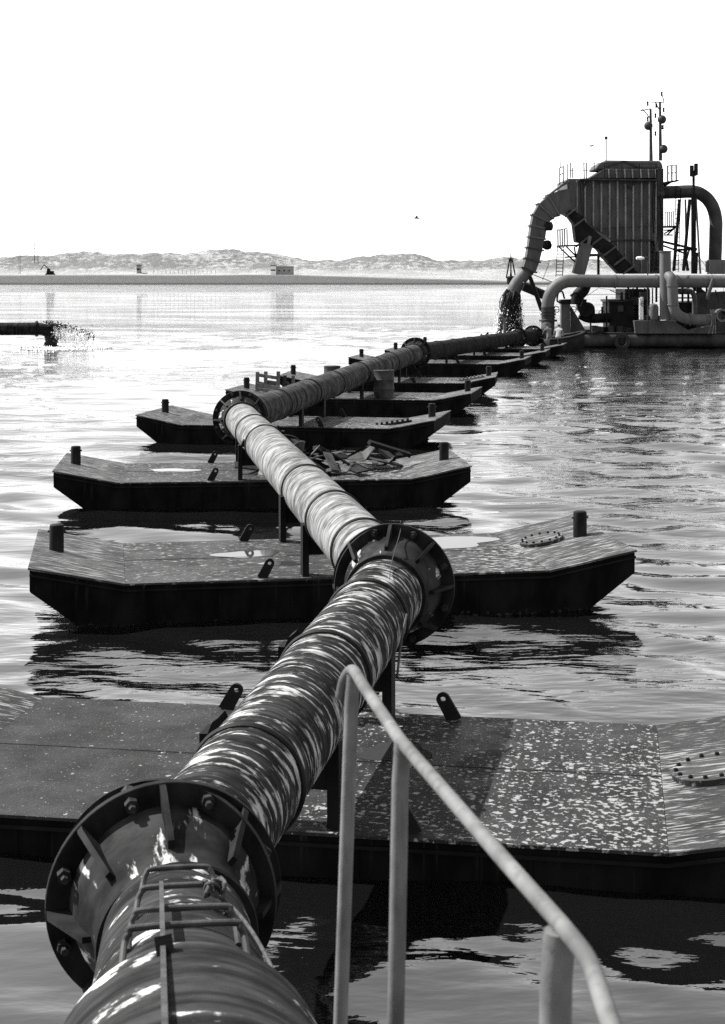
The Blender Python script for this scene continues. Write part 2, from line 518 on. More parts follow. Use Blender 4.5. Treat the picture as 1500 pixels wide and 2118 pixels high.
def make_pontoon():
    L, E, B = 3.0, 4.29, 1.62
    root = thing('pontoon', (0,0,0), 'x', 'pontoon', 'pontoons carrying the pipeline')
    h = MB()
    prof = [(-E,.80),(-L,.55),(L,.55),(E,.80),(E,.50),(3.55,-.05),(3.2,-.4),(-3.2,-.4),(-3.55,-.05),(-E,.50)]
    h.prism(prof, -B, B)
    h.build('hull', M['hull'], root, True, bevel=0.02)
    for px_ in (-2.0, -.7, .7, 2.0):
        for sg in (-1, 1):
            MB().box((px_, sg*(B+.004), .12), (.03, .012, .68)).build('plate_seam', M['hull'], root, True)
    d = MB(); d.prism([(-L,.553),(L,.553),(L,HD),(-L,HD)], -B-.02, B+.02)
    d.build('deck_plate', M['deck_a'], root, True)
    for sg in (-1, 1):
        d = MB()
        p = [(sg*(L+.004),.553),(sg*(E+.02),.806),(sg*(E+.02),.836),(sg*(L+.004),HD)]
        d.prism(p, -B-.02, B+.02)
        d.build('sloped_end_plate', M['slope_a'], root, True)
        # rubbing strip under the deck edge, near and far side
        e = MB()
        e.prism([(-L,.47),(L,.47),(E,.72),(E,.75),(L,.50),(-L,.50),(-E,.75),(-E,.72)], sg*(B+.003), sg*(B+.035))
        e.build('rubbing_strip', M['tar'], root, True)
        # bollard on the slope, a little off the centreline
        bx, by = sg*3.98, 0.05
        zb = .58 + (abs(bx)-L)/(E-L)*.256
        o = MB()
        o.lathe([(0,.105),(.36,.105),(.40,.10),(.41,.085)], 20, Matrix.Rotation(R(-90), 4, 'Y'))
        b_ = o.build('bollard', M['black'], root, True)
        b_.location = (bx, by, zb-.03)
        pn = MB().tube([(-.13,0,.31),(.13,0,.31)], .018, 8); pn.build('pin', M['iron'], b_, True)
    for yy in (.12,):
        MB().box((0, yy, HD+.001), (2*L-.02, .018, .008)).build('weld_seam', M['deck_a'], root, True)
    # towing lugs: leaning plates with an eye
    lug = MB()
    n = 12
    out = [(-.07,0),(.07,0)] + [(.065*math.cos(a)+0, .24+.065*math.sin(a)) for a in np.linspace(0, math.pi, n)]
    hole = [(.026*math.cos(a), .24+.026*math.sin(a)) for a in np.linspace(0, 2*math.pi, 10, endpoint=False)]
    bm = bmesh.new()
    ov = [bm.verts.new((x,-.02,z)) for x, z in out]; hv = [bm.verts.new((x,-.02,z)) for x, z in hole]
    es = [bm.edges.new((ov[i], ov[(i+1)%len(ov)])) for i in range(len(ov))] + [bm.edges.new((hv[i], hv[(i+1)%len(hv)])) for i in range(len(hv))]
    bmesh.ops.triangle_fill(bm, use_beauty=True, edges=es)
    ext = bmesh.ops.extrude_face_region(bm, geom=bm.faces[:])
    bmesh.ops.translate(bm, verts=[v for v in ext['geom'] if isinstance(v, bmesh.types.BMVert)], vec=(0,.04,0))
    bmesh.ops.recalc_face_normals(bm, faces=bm.faces)
    me = bpy.data.meshes.new('lug'); bm.to_mesh(me); bm.free(); me.materials.append(M['black'])
    for sx in (-1, 1):
        for sy in (-1, 1):
            inst('lug', me, root, Matrix.Translation((sx*1.12, sy*1.52, HD-.01)) @ Matrix.Rotation(R(-sx*28), 4, 'Y'))
    # saddle: four posts with knee plates and two cross beams the pipe lies on
    post = MB(); post.box((0,0,.36), (.09,.26,.72)); pm = post.mesh('saddle_post', M['tar'])
    knee = MB(); knee.prism([(0,0),(.16,.02),(.10,.17),(.05,.13)], -.11, .11); km = knee.mesh('knee', M['tar'])
    beam = MB(); beam.prism([(-.46,0),(.46,0),(.46,.36),(.30,.24),(.12,.16),(-.12,.16),(-.30,.24),(-.46,.36)], -.09, .09)
    bmn = beam.mesh('saddle_beam', M['tar'])
    for sy in (-1, 1):
        inst('saddle_beam', bmn, root, Matrix.Translation((0, sy*1.42, HD+.30)))
        for sx in (-1, 1):
            p = inst('saddle_post', pm, root, Matrix.Translation((sx*.50, sy*1.42, HD)))
            inst('knee', km, p, Matrix.Translation((0,0,.68)) @ Matrix.Rotation(R(0 if sx < 0 else 180), 4, 'Z'))
    return root

def hatch(root, x, y):
    sl = math.atan2(.256, 1.29)
    z = HD + max(0, (x-3.0)/1.29*.256)
    MM = Matrix.Translation((x, y, z)) @ Matrix.Rotation(-sl, 4, 'Y')
    mb = MB(); mb.lathe([(0,.34),(.05,.34),(.055,.33)], 36, Matrix.Rotation(R(-90),4,'Y'))
    hc = mb.build('hatch_cover', M['slope_a'], root, True); hc.matrix_basis = MM
    for k in range(14):
        a = 2*math.pi*k/14
        inst('bolt', BOLT, hc, Matrix.Translation((.295*math.cos(a), .295*math.sin(a), .055)))

proto = make_pontoon()
PON = [(-.50,14.24,-9.2),(-.55,23.42,9.3),(-2.17,33.65,5.6),(-1.93,45.13,-11.2),(-.25,54.94,-10.8),(1.12,63.06,-6.6),(3.84,76.49,-11.4),(5.7,84.0,-11),(7.6,91.7,-12)]
PLAB = ['nearest pontoon, its dark deck spotted white, with the foreground pipe elbow before it',
        'second nearest pontoon, whole hull in view, pale streaked ends and puddles on deck',
        'pontoon heaped with broken boards and scrap on its right half',
        'pontoon just behind the third flange, with a low dark left end alone on the water',
        'pontoon with the oil drum and the wooden barrier standing on it',
        'pontoon just behind the oil drum, its right end reaching past the stack of hulls',
        'pontoon right behind the small far flange of the pipeline',
        'pontoon between the small far flange and the rowing boat, second farthest',
        'farthest pontoon, lying in front of the rowing boat by the dredger']
pontoons = []
bpy.context.view_layer.update()
for i, (x, y, a) in enumerate(PON):
    o = proto if i == 0 else copy_tree(proto)
    o.location = (x, y, 0); o.rotation_euler = (0, 0, R(a))
    o.scale = (1, 1, 1)
    if i == 0: o.location.z = -.24     # the nearest one floats lower
    o['label'] = PLAB[i]
    pontoons.append(o)
pontoons[0].scale = (1.06, 1.06, 1)
def kids(o, pref):
    return [c for c in bpy.data.objects if c.parent == o and c.name.split('.')[0] == pref]
for i, o in enumerate(pontoons):
    if i >= 1:
        for c in kids(o, 'deck_plate'):
            c.data = c.data.copy(); c.data.materials[0] = M['deck_b']
    else:
        for c in kids(o, 'sloped_end_plate'):
            c.data = c.data.copy(); c.data.materials[0] = M['slope_b']
hatch(pontoons[0], 3.42, 0.05)
hatch(pontoons[1], 3.42, 0.25)
def puddle(root, x, y, rx, ry, seed):
    rr = random.Random(seed)
    n = 36
    ph = [rr.random()*6.28 for _ in range(4)]
    vs = []
    for k in range(n):
        a = 2*math.pi*k/n
        q = 1 + .16*math.sin(2*a+ph[0]) + .12*math.sin(3*a+ph[1]) + .08*math.sin(5*a+ph[2])
        vs.append((x + rx*q*math.cos(a), (y + ry*q*math.sin(a))*K, HD+.004))
    mb = MB(); mb.add(vs, [tuple(range(n))])
    mb.build('puddle', M['puddle'], root, True, smooth=0)
puddle(pontoons[1], -1.15, .25, .45, .22, 1)
puddle(pontoons[1], -.75, -.35, .3, .12, 5)
puddle(pontoons[1], 2.0, .62, .85, .36, 2)
puddle(pontoons[0], .72, .3, .26, .25, 3)
puddle(pontoons[2], -1.9, .2, .5, .2, 9)

# ------------------------------------------------------------------ the pipeline
PR = 0.40
J = [Vector((-.34,3.4,2.45)), Vector((-1.147,9.01,1.22)), Vector((.347,17.2,1.39)), Vector((-2.99,38.1,1.31)), Vector((2.30,67.4,1.45)), Vector((9.35,94.6,1.02)), Vector((10.9,99.4,.95))]
RING0 = Vector((-1.015, 8.49, 1.185))       # where the climbing near section leaves its ball joint
def axis_rot(a, b):
    d = (b - a).normalized()
    y = Vector((0,0,1)).cross(d).normalized(); z = d.cross(y)
    return Matrix((d, y, z)).transposed()

gus = MB(); gus.prism([(-.052,.535),(-.052,.672),(-.10,.672),(-.42,.50),(-.42,.45)], -.018, .018)
GUS = gus.mesh('gusset', M['flange'])
fb = MB(); fb.lathe([(-.16,.022),(-.115,.022),(-.115,.042),(-.055,.042),(-.055,.030),(.02,.030),(.02,.022),(.06,.042),(.115,.042),(.12,.03)], 6)
FB = fb.mesh('flange_bolt', M['bolt'])

def section(i, mat, label, rings, bell_mat=None, far=True):
    a, b = J[i], J[i+1]
    if i == 0: b = RING0 + (RING0-a).normalized()*.35
    L = (b-a).length
    root = thing('pipe_section', a, label, 'pipe', 'sections of the floating pipeline', axis_rot(a, b))
    JM = Matrix.Identity(4)
    if i == 0:        # the joint itself lies level, the pipe climbs out of it towards the viewer
        W = Matrix.Translation(J[1]) @ axis_rot(RING0, J[1]).to_4x4() @ Matrix.Translation((-L,0,0))
        JM = world_of(root).inverted() @ W
    s = MB()
    st = .06
    n = max(24, int(L/.25))
    prof = [(st + (L-.10-st)*k/n, PR) for k in range(n+1)]
    if far: s.lathe([(st, PR-.03)] + prof + [(L-.1, PR-.03)], 64, caps=True)
    else: s.lathe(prof, 64)
    s.build('pipe_shell', mat, root, True)
    # swaged near end with its loose flange
    f = MB(); f.lathe([(.008,.30),(.008,.66),(.045,.66),(.045,.40),(.30,.405),(.32,PR+.001),(.32,.30)], 64, close=True)
    if i > 0: f.build('near_flange', M['flange'], root, True)
    if far:
        bl = MB()
        bp = [(L-.56,.40),(L-.56,.43),(L-.50,.44),(L-.46,.44),(L-.40,.46),(L-.30,.50),(L-.20,.525),(L-.10,.54),(L-.051,.545),(L-.051,.385)]
        bl.lathe(bp, 64, close=True)
        bl.build('ball_joint', bell_mat or M['bell'], root, True).matrix_basis = JM
        rg = MB(); rg.lathe([(L-.60,.395),(L-.60,.44),(L-.58,.447),(L-.562,.44),(L-.562,.395)], 64, close=True)
        rg.build('collar_ring', M['flange'], root, True).matrix_basis = JM
        fl = MB(); fl.lathe([(L-.05,.39),(L-.05,.68),(L-.003,.68),(L-.003,.39)], 72, close=True)
        fo = fl.build('flange', M['flange'], root, True, bevel=.006); fo.matrix_basis = JM
        for k in range(8):
            inst('gusset', GUS, root, JM @ Matrix.Translation((L,0,0)) @ Matrix.Rotation(R(45*k - 2), 4, 'X'))
            inst('flange_bolt', FB, fo, Matrix.Translation((L,0,0)) @ Matrix.Rotation(R(45*k + 22.5 + 4*math.sin(k*3)), 4, 'X') @ Matrix.Translation((0,0,.612)))
    rgm = MB(); rgm.lathe([(-.03,PR-.01),(-.03,PR+.012),(-.012,PR+.026),(.012,PR+.026),(.03,PR+.012),(.03,PR-.01)], 48, close=True)
    RM = rgm.mesh('clamp_ring', M['black'])
    for x in rings:
        inst('clamp_ring', RM, root, Matrix.Translation((x*K,0,0)))
    return root, L

s0, L0 = section(0, M['pipe_near'], 'nearest pipe section with the climbing rungs on top, cut by the photo bottom edge', [])
s1, L1 = section(1, M['pipe_dark'], 'dark pipe section streaked white, lying across the nearest pontoon', [1.35, 3.25, 4.75])
s2, L2 = section(2, M['pipe_light'], 'pale grey pipe section between the second flange and the left flange', [1.5, 3.35, 5.6, 10.6, 12.4])
s3, L3 = section(3, M['pipe_mid'], 'grey banded pipe section passing the oil drum, between the left flange and small far flange', [2.8, 5.6, 8.2, 11.5, 13.8, 16.2, 19])
s4, L4 = section(4, M['pipe_far'], 'dark far pipe section from the small far flange to the spray', [3.2, 6, 9, 12, 14])
s5, L5 = section(5, M['pipe_far'], 'short farthest pipe section between the last two flanges near the workers', [1.6])
# wide sleeve round the nearest section
DY = (RING0-J[0]).normalized().y
def lx(Y): return (Y - J[0].y)/DY
sl = MB()
sx0 = lx(5.45)
sl.lathe([(-.6,.40),(-.6,.50),(sx0-.05,.50),(sx0-.015,.495),(sx0,.48),(sx0,.395)], 64, close=True)
sl.build('sleeve', M['pipe_near'], s0, True)
lg = MB(); lg.prism([(0,.49),(.10,.49),(.08,.55),(.02,.56)], -.03, .03)
lo = lg.build('lug', M['black'], s0, True); lo.location = (sx0-.25, 0, 0); lo.rotation_euler = (R(-9),0,0)

# rungs and flat bar on the near section
def rung(x, w, hgt, lean):
    zt = PR + hgt
    def foot(y): return math.sqrt(max(.02, (PR+.005)**2 - y*y))
    yl = w/2
    c = .05
    P = [(x-lean, yl+.012, foot(yl+.012)), (x-.02, yl+.004, zt-c*1.2), (x-.006, yl-.012, zt-c*.4), (x, yl-c, zt), (x, -yl+c, zt),
         (x-.006, -yl+.012, zt-c*.4), (x-.02, -yl-.004, zt-c*1.2), (x-lean, -yl-.012, foot(yl+.012))]
    mb = MB(); mb.tube(arc(P, 5), .0135, 10)
    mb.build('rung', M['iron'], s0, True)
for d, w, hh, ln in ((7.67,.34,.065,.06),(7.0,.38,.07,.10),(6.35,.42,.07,.14),(5.94,.455,.07,.16)):
    rung(lx(d), w, hh, ln)
fbar = MB(); fbar.bar((lx(3.9),.087,PR+.12),(lx(6.95),.087,PR+.085), .018, .035)
fbar.build('flat_bar', M['iron'], s0, True)
# breather on the far section
bx = MB(); bx.tube(arc([Q(1044,690,65.5),Q(1044,668,65.5),Q(1041,659,65.5),Q(1036,656,65.5),Q(1033,660,65.5)],5), .10, 10)
bx.build('breather_pipe', M['dredge_light'], s4)

# rope tied to the top rung and a wire down the flank
def wire(name, pts, r, mat, label, cat, group=None, n=8):
    pts = [Vector(p) for p in pts]
    o = thing(name, pts[0], label, cat, group)
    me = MB().tube(arc(pts, 5), r, n).mesh(name, mat, world_of(o).inverted())
    o2 = bpy.data.objects.new(name, me)
    nm = o.name
    bpy.data.objects.remove(o)
    o2.name = name
    link(o2); o2.location = pts[0]
    return tag(o2, label, cat, group)
M0 = world_of(s0)
def P0(x, y, z): return M0 @ Vector((x, y, z))
k = []
for q in range(40):
    a = q*0.9
    k.append(P0(lx(6.95) + .05*math.sin(a*1.3) + .03*math.sin(a*2.9), -.155 - .045*math.cos(a), PR+.06 + .035*math.sin(a*1.7)))
k += [P0(lx(6.8),-.26,.36), P0(lx(6.4),-.36,.23), P0(lx(5.9),-.42,.06), P0(lx(5.5),-.45,-.15)]
wire('rope', k, .009, M['rope'], 'rope knotted to the right end of the top rung, trailing down the pipe', 'rope')
M1 = world_of(s1)
wire('wire', [M1 @ Vector(p) for p in ((L1-1.5,-.20,.38),(L1-.9,-.12,.42),(L1-.12,-.09,.60),(L1-.03,-.08,.692),(L1+.05,-.08,.685),(L1+.1,-.1,.55))], .0045, M['drum'],
     'thin pale wire slung over the second flange', 'wire')
wire('steel_bar', [M1 @ Vector(p) for p in ((5.6,-.47,-.25),(5.95,-.46,.02),(6.3,-.455,.16))], .012, M['iron'], 'short thin rod standing against the right flank of the dark pipe', 'rod')

# ------------------------------------------------------------------ handrail on the boarding walkway
RZ = 3.575
wk = thing('handrail', (0.3, 2.4, 2.2), 'pale tubular handrail with three posts in the foreground', 'handrail')
def yk(pts): return [Vector((x, y*K, z)) for x, y, z in pts]
path = arc(yk([(-.068,3.47,RZ-.09),(-.055,3.46,RZ-.03),(-.03,3.44,RZ+.004),(.0,3.32,RZ+.004)]),5) + yk([(.10,2.93,RZ),(.30,2.32,RZ)]) + arc(yk([(.375,2.10,RZ),(.405,2.0,RZ-.005),(.413,1.9,RZ-.02),(.422,1.75,RZ-.05),(.43,1.5,RZ-.11)]),5)
MB().tube(path, .0175, 16).build('top_rail', M['rail'], wk)
for (tx, ty, bx_, r) in ((-.028,3.45,-.078,.022),(.105,2.91,.075,.0225),(.372,2.10,.345,.031)):
    MB().tube(yk([(tx,ty,RZ-.012-(r-.022)*2),(tx-.006,ty,RZ-.10),(bx_,ty,2.2)]), r, 16).build('post', M['rail'], wk)
for (tx, ty, r_) in ((.105,2.91,.0225),(.372,2.10,.031)):
    t_ = Vector((tx, ty*K, RZ-.024-(r_-.022)*2))
    MB().lathe([(-.03,r_-.001),(-.012,r_+.001),(.002,r_+.001),(.014,r_-.003)], 14, Matrix.Translation(t_) @ Matrix.Rotation(R(90),4,'Y')).build('weld', M['rail'], wk)
gw = thing('walkway', (0.4, 1.6, 2.2), 'narrow steel walkway under the handrail, below the picture', 'walkway')
for kx in range(5):
    MB().box((-.12+.26*kx, 1.7*K, 2.16), (.24, 3.7*K, .04)).build('plank', M['wood'], gw)
for xx in (-.2, 1.0):
    for yy in (.2, 3.3):
        MB().tube([(xx,yy*K,-1.2),(xx,yy*K,2.13)], .06, 10).build('pile', M['black'], gw)

# old rope ends hanging under the sleeve
pts = [P0(lx(5.2),-.53,-.12)]
for q in range(16):
    pts.append(pts[-1] + Vector((.045*math.sin(q*1.9)+.02, .02*math.cos(q*2.3), -.035 + .05*math.sin(q*1.1))))
wire('rope_tangle', pts, .018, M['hair'], 'dark tangled rope end beside the near pipe at the bottom edge', 'rope')

# ------------------------------------------------------------------ loose things on the pontoons
def oil_drum(loc, label, rad, hgt, mat):
    o = thing('oil_drum', loc, label, 'drum', 'oil drums on the pontoons')
    b_ = MB()
    pr = [(0,0),(0,rad*.96),(.015,rad*1.02),(.04,rad)]
    for f_ in (.33,.66): pr += [(hgt*f_-.03,rad),(hgt*f_,rad*1.045),(hgt*f_+.03,rad)]
    pr += [(hgt-.04,rad),(hgt-.015,rad*1.02),(hgt,rad*1.0),(hgt,rad*.95),(hgt-.02,rad*.94),(hgt-.02,0)]
    b_.lathe(pr, 32, Matrix.Rotation(R(-90),4,'Y'), caps=False); b_.build('drum_body', mat, o, True)
    c_ = MB(); c_.lathe([(0,.035),(.025,.035),(.03,.02)], 10, Matrix.Translation((rad*.6,0,hgt-.02)) @ Matrix.Rotation(R(-90),4,'Y'))
    c_.build('bung', M['black'], o, True)
    return o
oil_drum((.74,38.45*K,HD), 'dented oil drum standing right of the pipe, in full view', .35, .96, M['drum'])
oil_drum((-1.1,40.3*K,HD), 'oil drum of which only the top shows behind the pipe', .30, .95, M['drum'])

def board(name, a, b, w, t, mat, parent): return MB().bar(a, b, w, t).build(name, mat, parent)
B0 = Vector((-3.55, 39.9*K, .66))
wf = thing('wooden_barrier', B0, 'weathered wooden frame of three posts and rails on the pontoon behind the left flange', 'barrier')
for px_, dy, top in ((532,0,769),(549,.7,768),(575,.1,768)):
    a = Q(px_, 808, 40.0+dy); c = Q(px_+1, top, 40.0+dy); a.z = .6
    board('post', a, c, .13, .13, M['wood'], wf)
for (x0,y0,x1,y1,w,dy) in ((530,798,580,806,.22,-.1),(530,806,578,812,.16,-.2),(536,776,576,782,.12,.1),(548,790,578,794,.16,.75),(530,790,575,800,.10,.8)):
    board('rail', Q(x0,y0,40.0+dy), Q(x1,y1,40.0+dy), .05, w, M['wood'], wf)
wt = thing('wooden_trestle', (-2.55,40.2*K,.6), 'pair of wooden uprights with a brace, beside the wooden barrier and the pipe', 'trestle')
for x0, x1, mt in ((586,590,'wood_dark'),(606,607,'wood')):
    a = Q(x0, 806, 40.2); a.z = .6
    board('post', a, Q(x1,776,40.2), .13, .12, M[mt], wt)
board('brace', Q(592,790,40.3), Q(604,802,40.3), .04, .10, M['wood'], wt)

rr = random.Random(12)
for q in range(24):
    x = -.1 + 3.0*rr.random(); y = -1.0 + 2.1*rr.random()
    Mp = world_of(pontoons[2])
    ln = .45 + .8*rr.random(); w = .10 + .22*rr.random()
    o = MB().box((0,0,0), (ln, w if q % 3 else .11, .035 if q % 3 else .09))
    z = HD + .06 + .42*rr.random()*max(.1, 1 - abs(y)*.8)
    mt = [M['wood_dark'], M['machine'], M['tar'], M['wood']][min(3, int(rr.random()*3.3))]
    nm = o.build('broken_board', mt)
    nm.matrix_world = Mp @ Matrix.Translation((x, y, z)) @ Matrix.Rotation(rr.random()*3.14,4,'Z') @ Matrix.Rotation(R(rr.uniform(-34,34)),4,'Y') @ Matrix.Rotation(R(rr.uniform(-35,35)),4,'X')
    tag(nm, '%s %s board in the %s of the scrap heap, %s' % ('long' if ln > .85 else 'short', 'pale' if mt is M['wood'] else 'dark',
        'left part' if x < .9 else 'middle' if x < 1.9 else 'right end', 'at its front' if y < -.2 else 'at its back' if y > .35 else 'on its ridge'), 'board', 'boards in the scrap heap')
Mp = world_of(pontoons[2])
for a, b_, lab in (((.75,-.1,.62),(1.25,.0,1.12),'pale stick poking up steeply from the scrap heap'),((.35,.2,.95),(1.7,-.4,.75),'long thin stick lying across the scrap heap')):
    st = MB().tube([(0,0,0), (Vector(b_)-Vector(a))*.5+Vector((.02,.02,.01)), Vector(b_)-Vector(a)], .016, 6).build('stick', M['wood'])
    st.matrix_world = Mp @ Matrix.Translation(a); tag(st, lab, 'stick')
# torn sheet and bent sheet of metal
def sheet(loc, sx, sy, rz, label, mat, lift=.12):
    n = 8; vs = []; fs = []
    r2 = random.Random(label)
    for i in range(n):
        for j in range(n):
            vs.append(((i/(n-1)-.5)*sx, (j/(n-1)-.5)*sy, lift*(math.sin(i*.9+j*.4)*.3 + r2.random()*.25) + (lift if i == n-1 else 0)))
    for i in range(n-1):
        for j in range(n-1): fs.append((i*n+j,(i+1)*n+j,(i+1)*n+j+1,i*n+j+1))
    o = MB().add(vs, fs).build('torn_sheet', mat, smooth=20)
    sol = o.modifiers.new('solid','SOLIDIFY'); sol.thickness = .012
    o.matrix_world = Mp @ Matrix.Translation(loc) @ Matrix.Rotation(rz,4,'Z')
    tag(o, label, 'sheet')
sheet((1.75,.75,.72), 1.5, .5, .1, 'pale torn sheet standing at the back of the scrap heap', M['drum'], .22)
sheet((2.35,.3,.68), 1.1, .6, -.2, 'flat bent sheet beside the right bollard, half on the sloped end', M['iron'], .10)
sheet((1.45,-.75,.64), .7, .5, .5, 'small grey plate at the front edge of the scrap heap', M['iron'], .08)
for q, (pts, r_) in enumerate((([(.1,-.6,.60),(.5,-.2,.82),(.9,-.5,.86),(1.3,-.1,.90),(1.5,.5,.78),(1.0,.8,.66)],.022),([(.3,.6,.62),(.2,.2,.95),(.45,-.1,1.02),(.5,-.5,.75),(.7,-.9,.61)],.016),([(1.7,-.7,.62),(2.0,-.3,.75),(2.3,-.5,.66),(2.5,0,.66)],.02))):
    wire('old_rope', [Mp @ Vector(p) for p in pts], r_, M['rope'], ('thick dark rope looped over the top of the scrap heap','thin dark rope hanging down the left side of the scrap heap','short rope end lying at the right foot of the scrap heap')[q], 'rope')
# crumpled basket
cb = thing('basket', (0,0,0), 'crumpled dark basket on the third pontoon beside the pipe', 'basket')
cb.matrix_world = Mp @ Matrix.Translation((.55,1.0,HD))
b_ = MB(); pr = [(0,.0),(0,.28),(.2,.36),(.45,.40),(.46,.37),(.05,.25),(.05,0)]
b_.lathe(pr, 18, Matrix.Rotation(R(-90),4,'Y'), caps=False)
b_.v = [(x*(1+.12*math.sin(7*y+3*z)), y*(1+.1*math.sin(5*x+4*z)), z*(1+.2*math.sin(6*x+2*y))) for x,y,z in b_.v]
b_.build('basket_body', M['iron'], cb, True)
hp = arc([(.36,0,.45),(.25,0,.6),(0,.03,.66),(-.25,0,.58),(-.38,0,.42)],5)
MB().tube(hp, .014, 6).build('handle', M['iron'], cb, True)
# small finger bars / chocks on far pontoons
for i, (x, y, lab) in ((3,(2.95,-.55,'dark notched bar lying on the right slope of the fourth pontoon')),(5,(3.3,-.4,'small pale rack lying on the right slope of the sixth pontoon'))):
    o = thing('notched_bar', (0,0,0), lab, 'bar')
    zz = HD + (x-3.0)/1.29*.256
    o.matrix_world = world_of(pontoons[i]) @ Matrix.Translation((x,y,zz)) @ Matrix.Rotation(-.17,4,'Y')
    mt = M['black'] if i == 3 else M['wood']
    MB().box((0,0,.04),(1.1,.16,.06)).build('bar', mt, o, True)
    for q in range(7): MB().box((-.45+.15*q,0,.10),(.05,.14,.06)).build('tooth', mt, o, True)

# ------------------------------------------------------------------ dredger
Y0 = 75.0
dr = thing('dredger', (20.5, YD(80), 0), 'large dredger with ribbed tower, gooseneck duct and pale pipes', 'dredger')
def pz(pts, Y):
    Y = YD(Y)
    return [((x-750)/F*Y, EYE-(y-570)/F*Y) for x, y in pts]
def dprism(name, pts, Y, depth, mat, parent=None, bevel=0.02):
    return MB().prism(pz(pts, Y), YD(Y), YD(Y)+depth).build(name, mat, parent or dr, bevel=bevel)
def dtube(name, pts, Y, r, mat, n=16, sm=6, parent=None):
    P = [Q(x, y, Y if len(p_)==2 else p_[2]) for p_ in pts for x, y in [p_[:2]]]
    return MB().tube(arc(P, sm) if len(P) > 2 and sm > 1 else P, r, n).build(name, mat, parent or dr)
def dbar(name, a, b, w, mat, parent=None):
    return MB().bar(a, b, w).build(name, mat, parent or dr)

# hull with half round belting
xl, xr = 14.1, 34.0
MB().prism([(xl,-1.2),(xr,-1.2),(xr,.93),(xl,.93)], YD(75.2), YD(88)).build('hull', M['tar'], dr, bevel=.03)
MB().prism([(xl-.05,.932),(xr,.932),(xr,1.0),(xl-.05,1.0)], YD(74.95), YD(88.02)).build('deck', M['dredge_dark'], dr)
MB().tube([(xl-.1,YD(75.15),.48),(xr,YD(75.15),.48)], .46, 20).build('belting', M['dredge_dark'], dr)
tf = MB(); tf.lathe([(-.14,.30),(-.17,.40),(-.13,.52),(0,.56),(.13,.52),(.17,.40),(.14,.30)], 28, Matrix.Translation(Q(1287,706,74.45)) @ Matrix.Rotation(R(90),4,'Z') @ Matrix.Rotation(R(0),4,'X'), close=True)
tf.build('tyre_fender', M['rubber'], dr)
# tower
tower = dprism('tower', [(1175,369),(1358,371),(1358,495),(1345,497),(1345,566),(1310,566),(1263,525),(1263,495),(1247,483),(1213,470),(1213,455),(1194,442),(1175,433)], 79, 6, M['dredge'])
dprism('front_plate', [(1176,371),(1193,371),(1193,441),(1176,432)], 78.9, .098, M['dredge_light'], tower)
ribx = [1194,1210.5,1227.5,1244,1261,1277.5,1294,1310,1327,1343,1357]
ribbot = [440,455,468,480,492,495,495,495,495,495,495]
for x, yb in zip(ribx, ribbot):
    MB().bar(Q(x,372,78.9), Q(x,yb,78.9), .20, .10).build('rib', M['rib'], tower)
for x in (1277.5,1294,1310,1327,1343):
    MB().bar(Q(x,499,78.92), Q(x,{1277.5:536,1294:552}.get(x,565),78.92), .16, .08).build('rib', M['rib'], tower)
MB().bar(Q(1263,496.5,78.87), Q(1358,496.5,78.87), .16, .10).build('seam_bar', M['dredge_dark'], tower)
dprism('column', [(1359.5,348),(1373,348),(1373,566),(1359.5,566)], 79.2, 4, M['dredge_dark'])
hs = dprism('housing', [(1219,368),(1252,349),(1373,349),(1373,368)], 79.3, 5, M['dredge'])
for x in (1260,1276,1293,1309,1326,1342,1357):
    MB().bar(Q(x,350,79.22), Q(x,368,79.22), .16, .08).build('rib', M['rib'], hs)
dprism('hood', [(1232,350),(1237,338),(1254,331),(1366,332),(1370,338),(1373,348)], 80.0, 3.5, M['dredge'], bevel=.12)
MB().bar(Q(1252,345,79.9), Q(1290,333,79.9), .12,.1).build('brace', M['dredge_dark'], dr)
MB().bar(Q(1290,333,79.9), Q(1326,347,79.9), .12,.1).build('brace', M['dredge_dark'], dr)
# walkway ledge with railing in front of the housing
ledge = MB().bar(Q(1198,371,78.55), Q(1360,373,78.55), .8, .10).build('ledge', M['dredge_dark'], dr)
for x in (1243,1260,1291,1306,1325,1341,1355):
    MB().bar(Q(x,374,78.7), Q(x,379,78.7), .12,.1).build('bracket', M['dredge_dark'], dr)
MB().prism(pz([(1290,375),(1318,375),(1304,391)],78.8), YD(78.75), YD(78.87)).build('bracket', M['dredge_dark'], dr)
for x0, x1 in ((1208,1209),(1213.5,1213),(1250,1250),(1286.5,1286.5),(1323,1323),(1357,1358)):
    dbar('railing_post', Q(x0,337 if x0<1230 else 339,78.2), Q(x1,373,78.2), .07, M['black'])
dbar('railing_post', Q(1213,373,78.2), Q(1208,389,78.3), .09, M['black'])
for yy in (338,353):
    MB().tube([Q(1176,yy-1,78.2), Q(1359,yy+1,78.2)], .018, 6).build('railing_rail', M['black'], dr)
# gooseneck duct
gp = [(1178,416),(1160,418),(1143,425),(1127,437),(1117,452),(1112,470),(1109,492),(1105,515),(1100,538),(1093,558)]
gr = [.84,.80,.74,.66,.58,.52,.51,.49,.47,.45]
Pg = [Q(x,y,78.6) for x,y in gp]
gd = MB(); gd.tube(Pg, [r*1.28 for r in gr], 4)
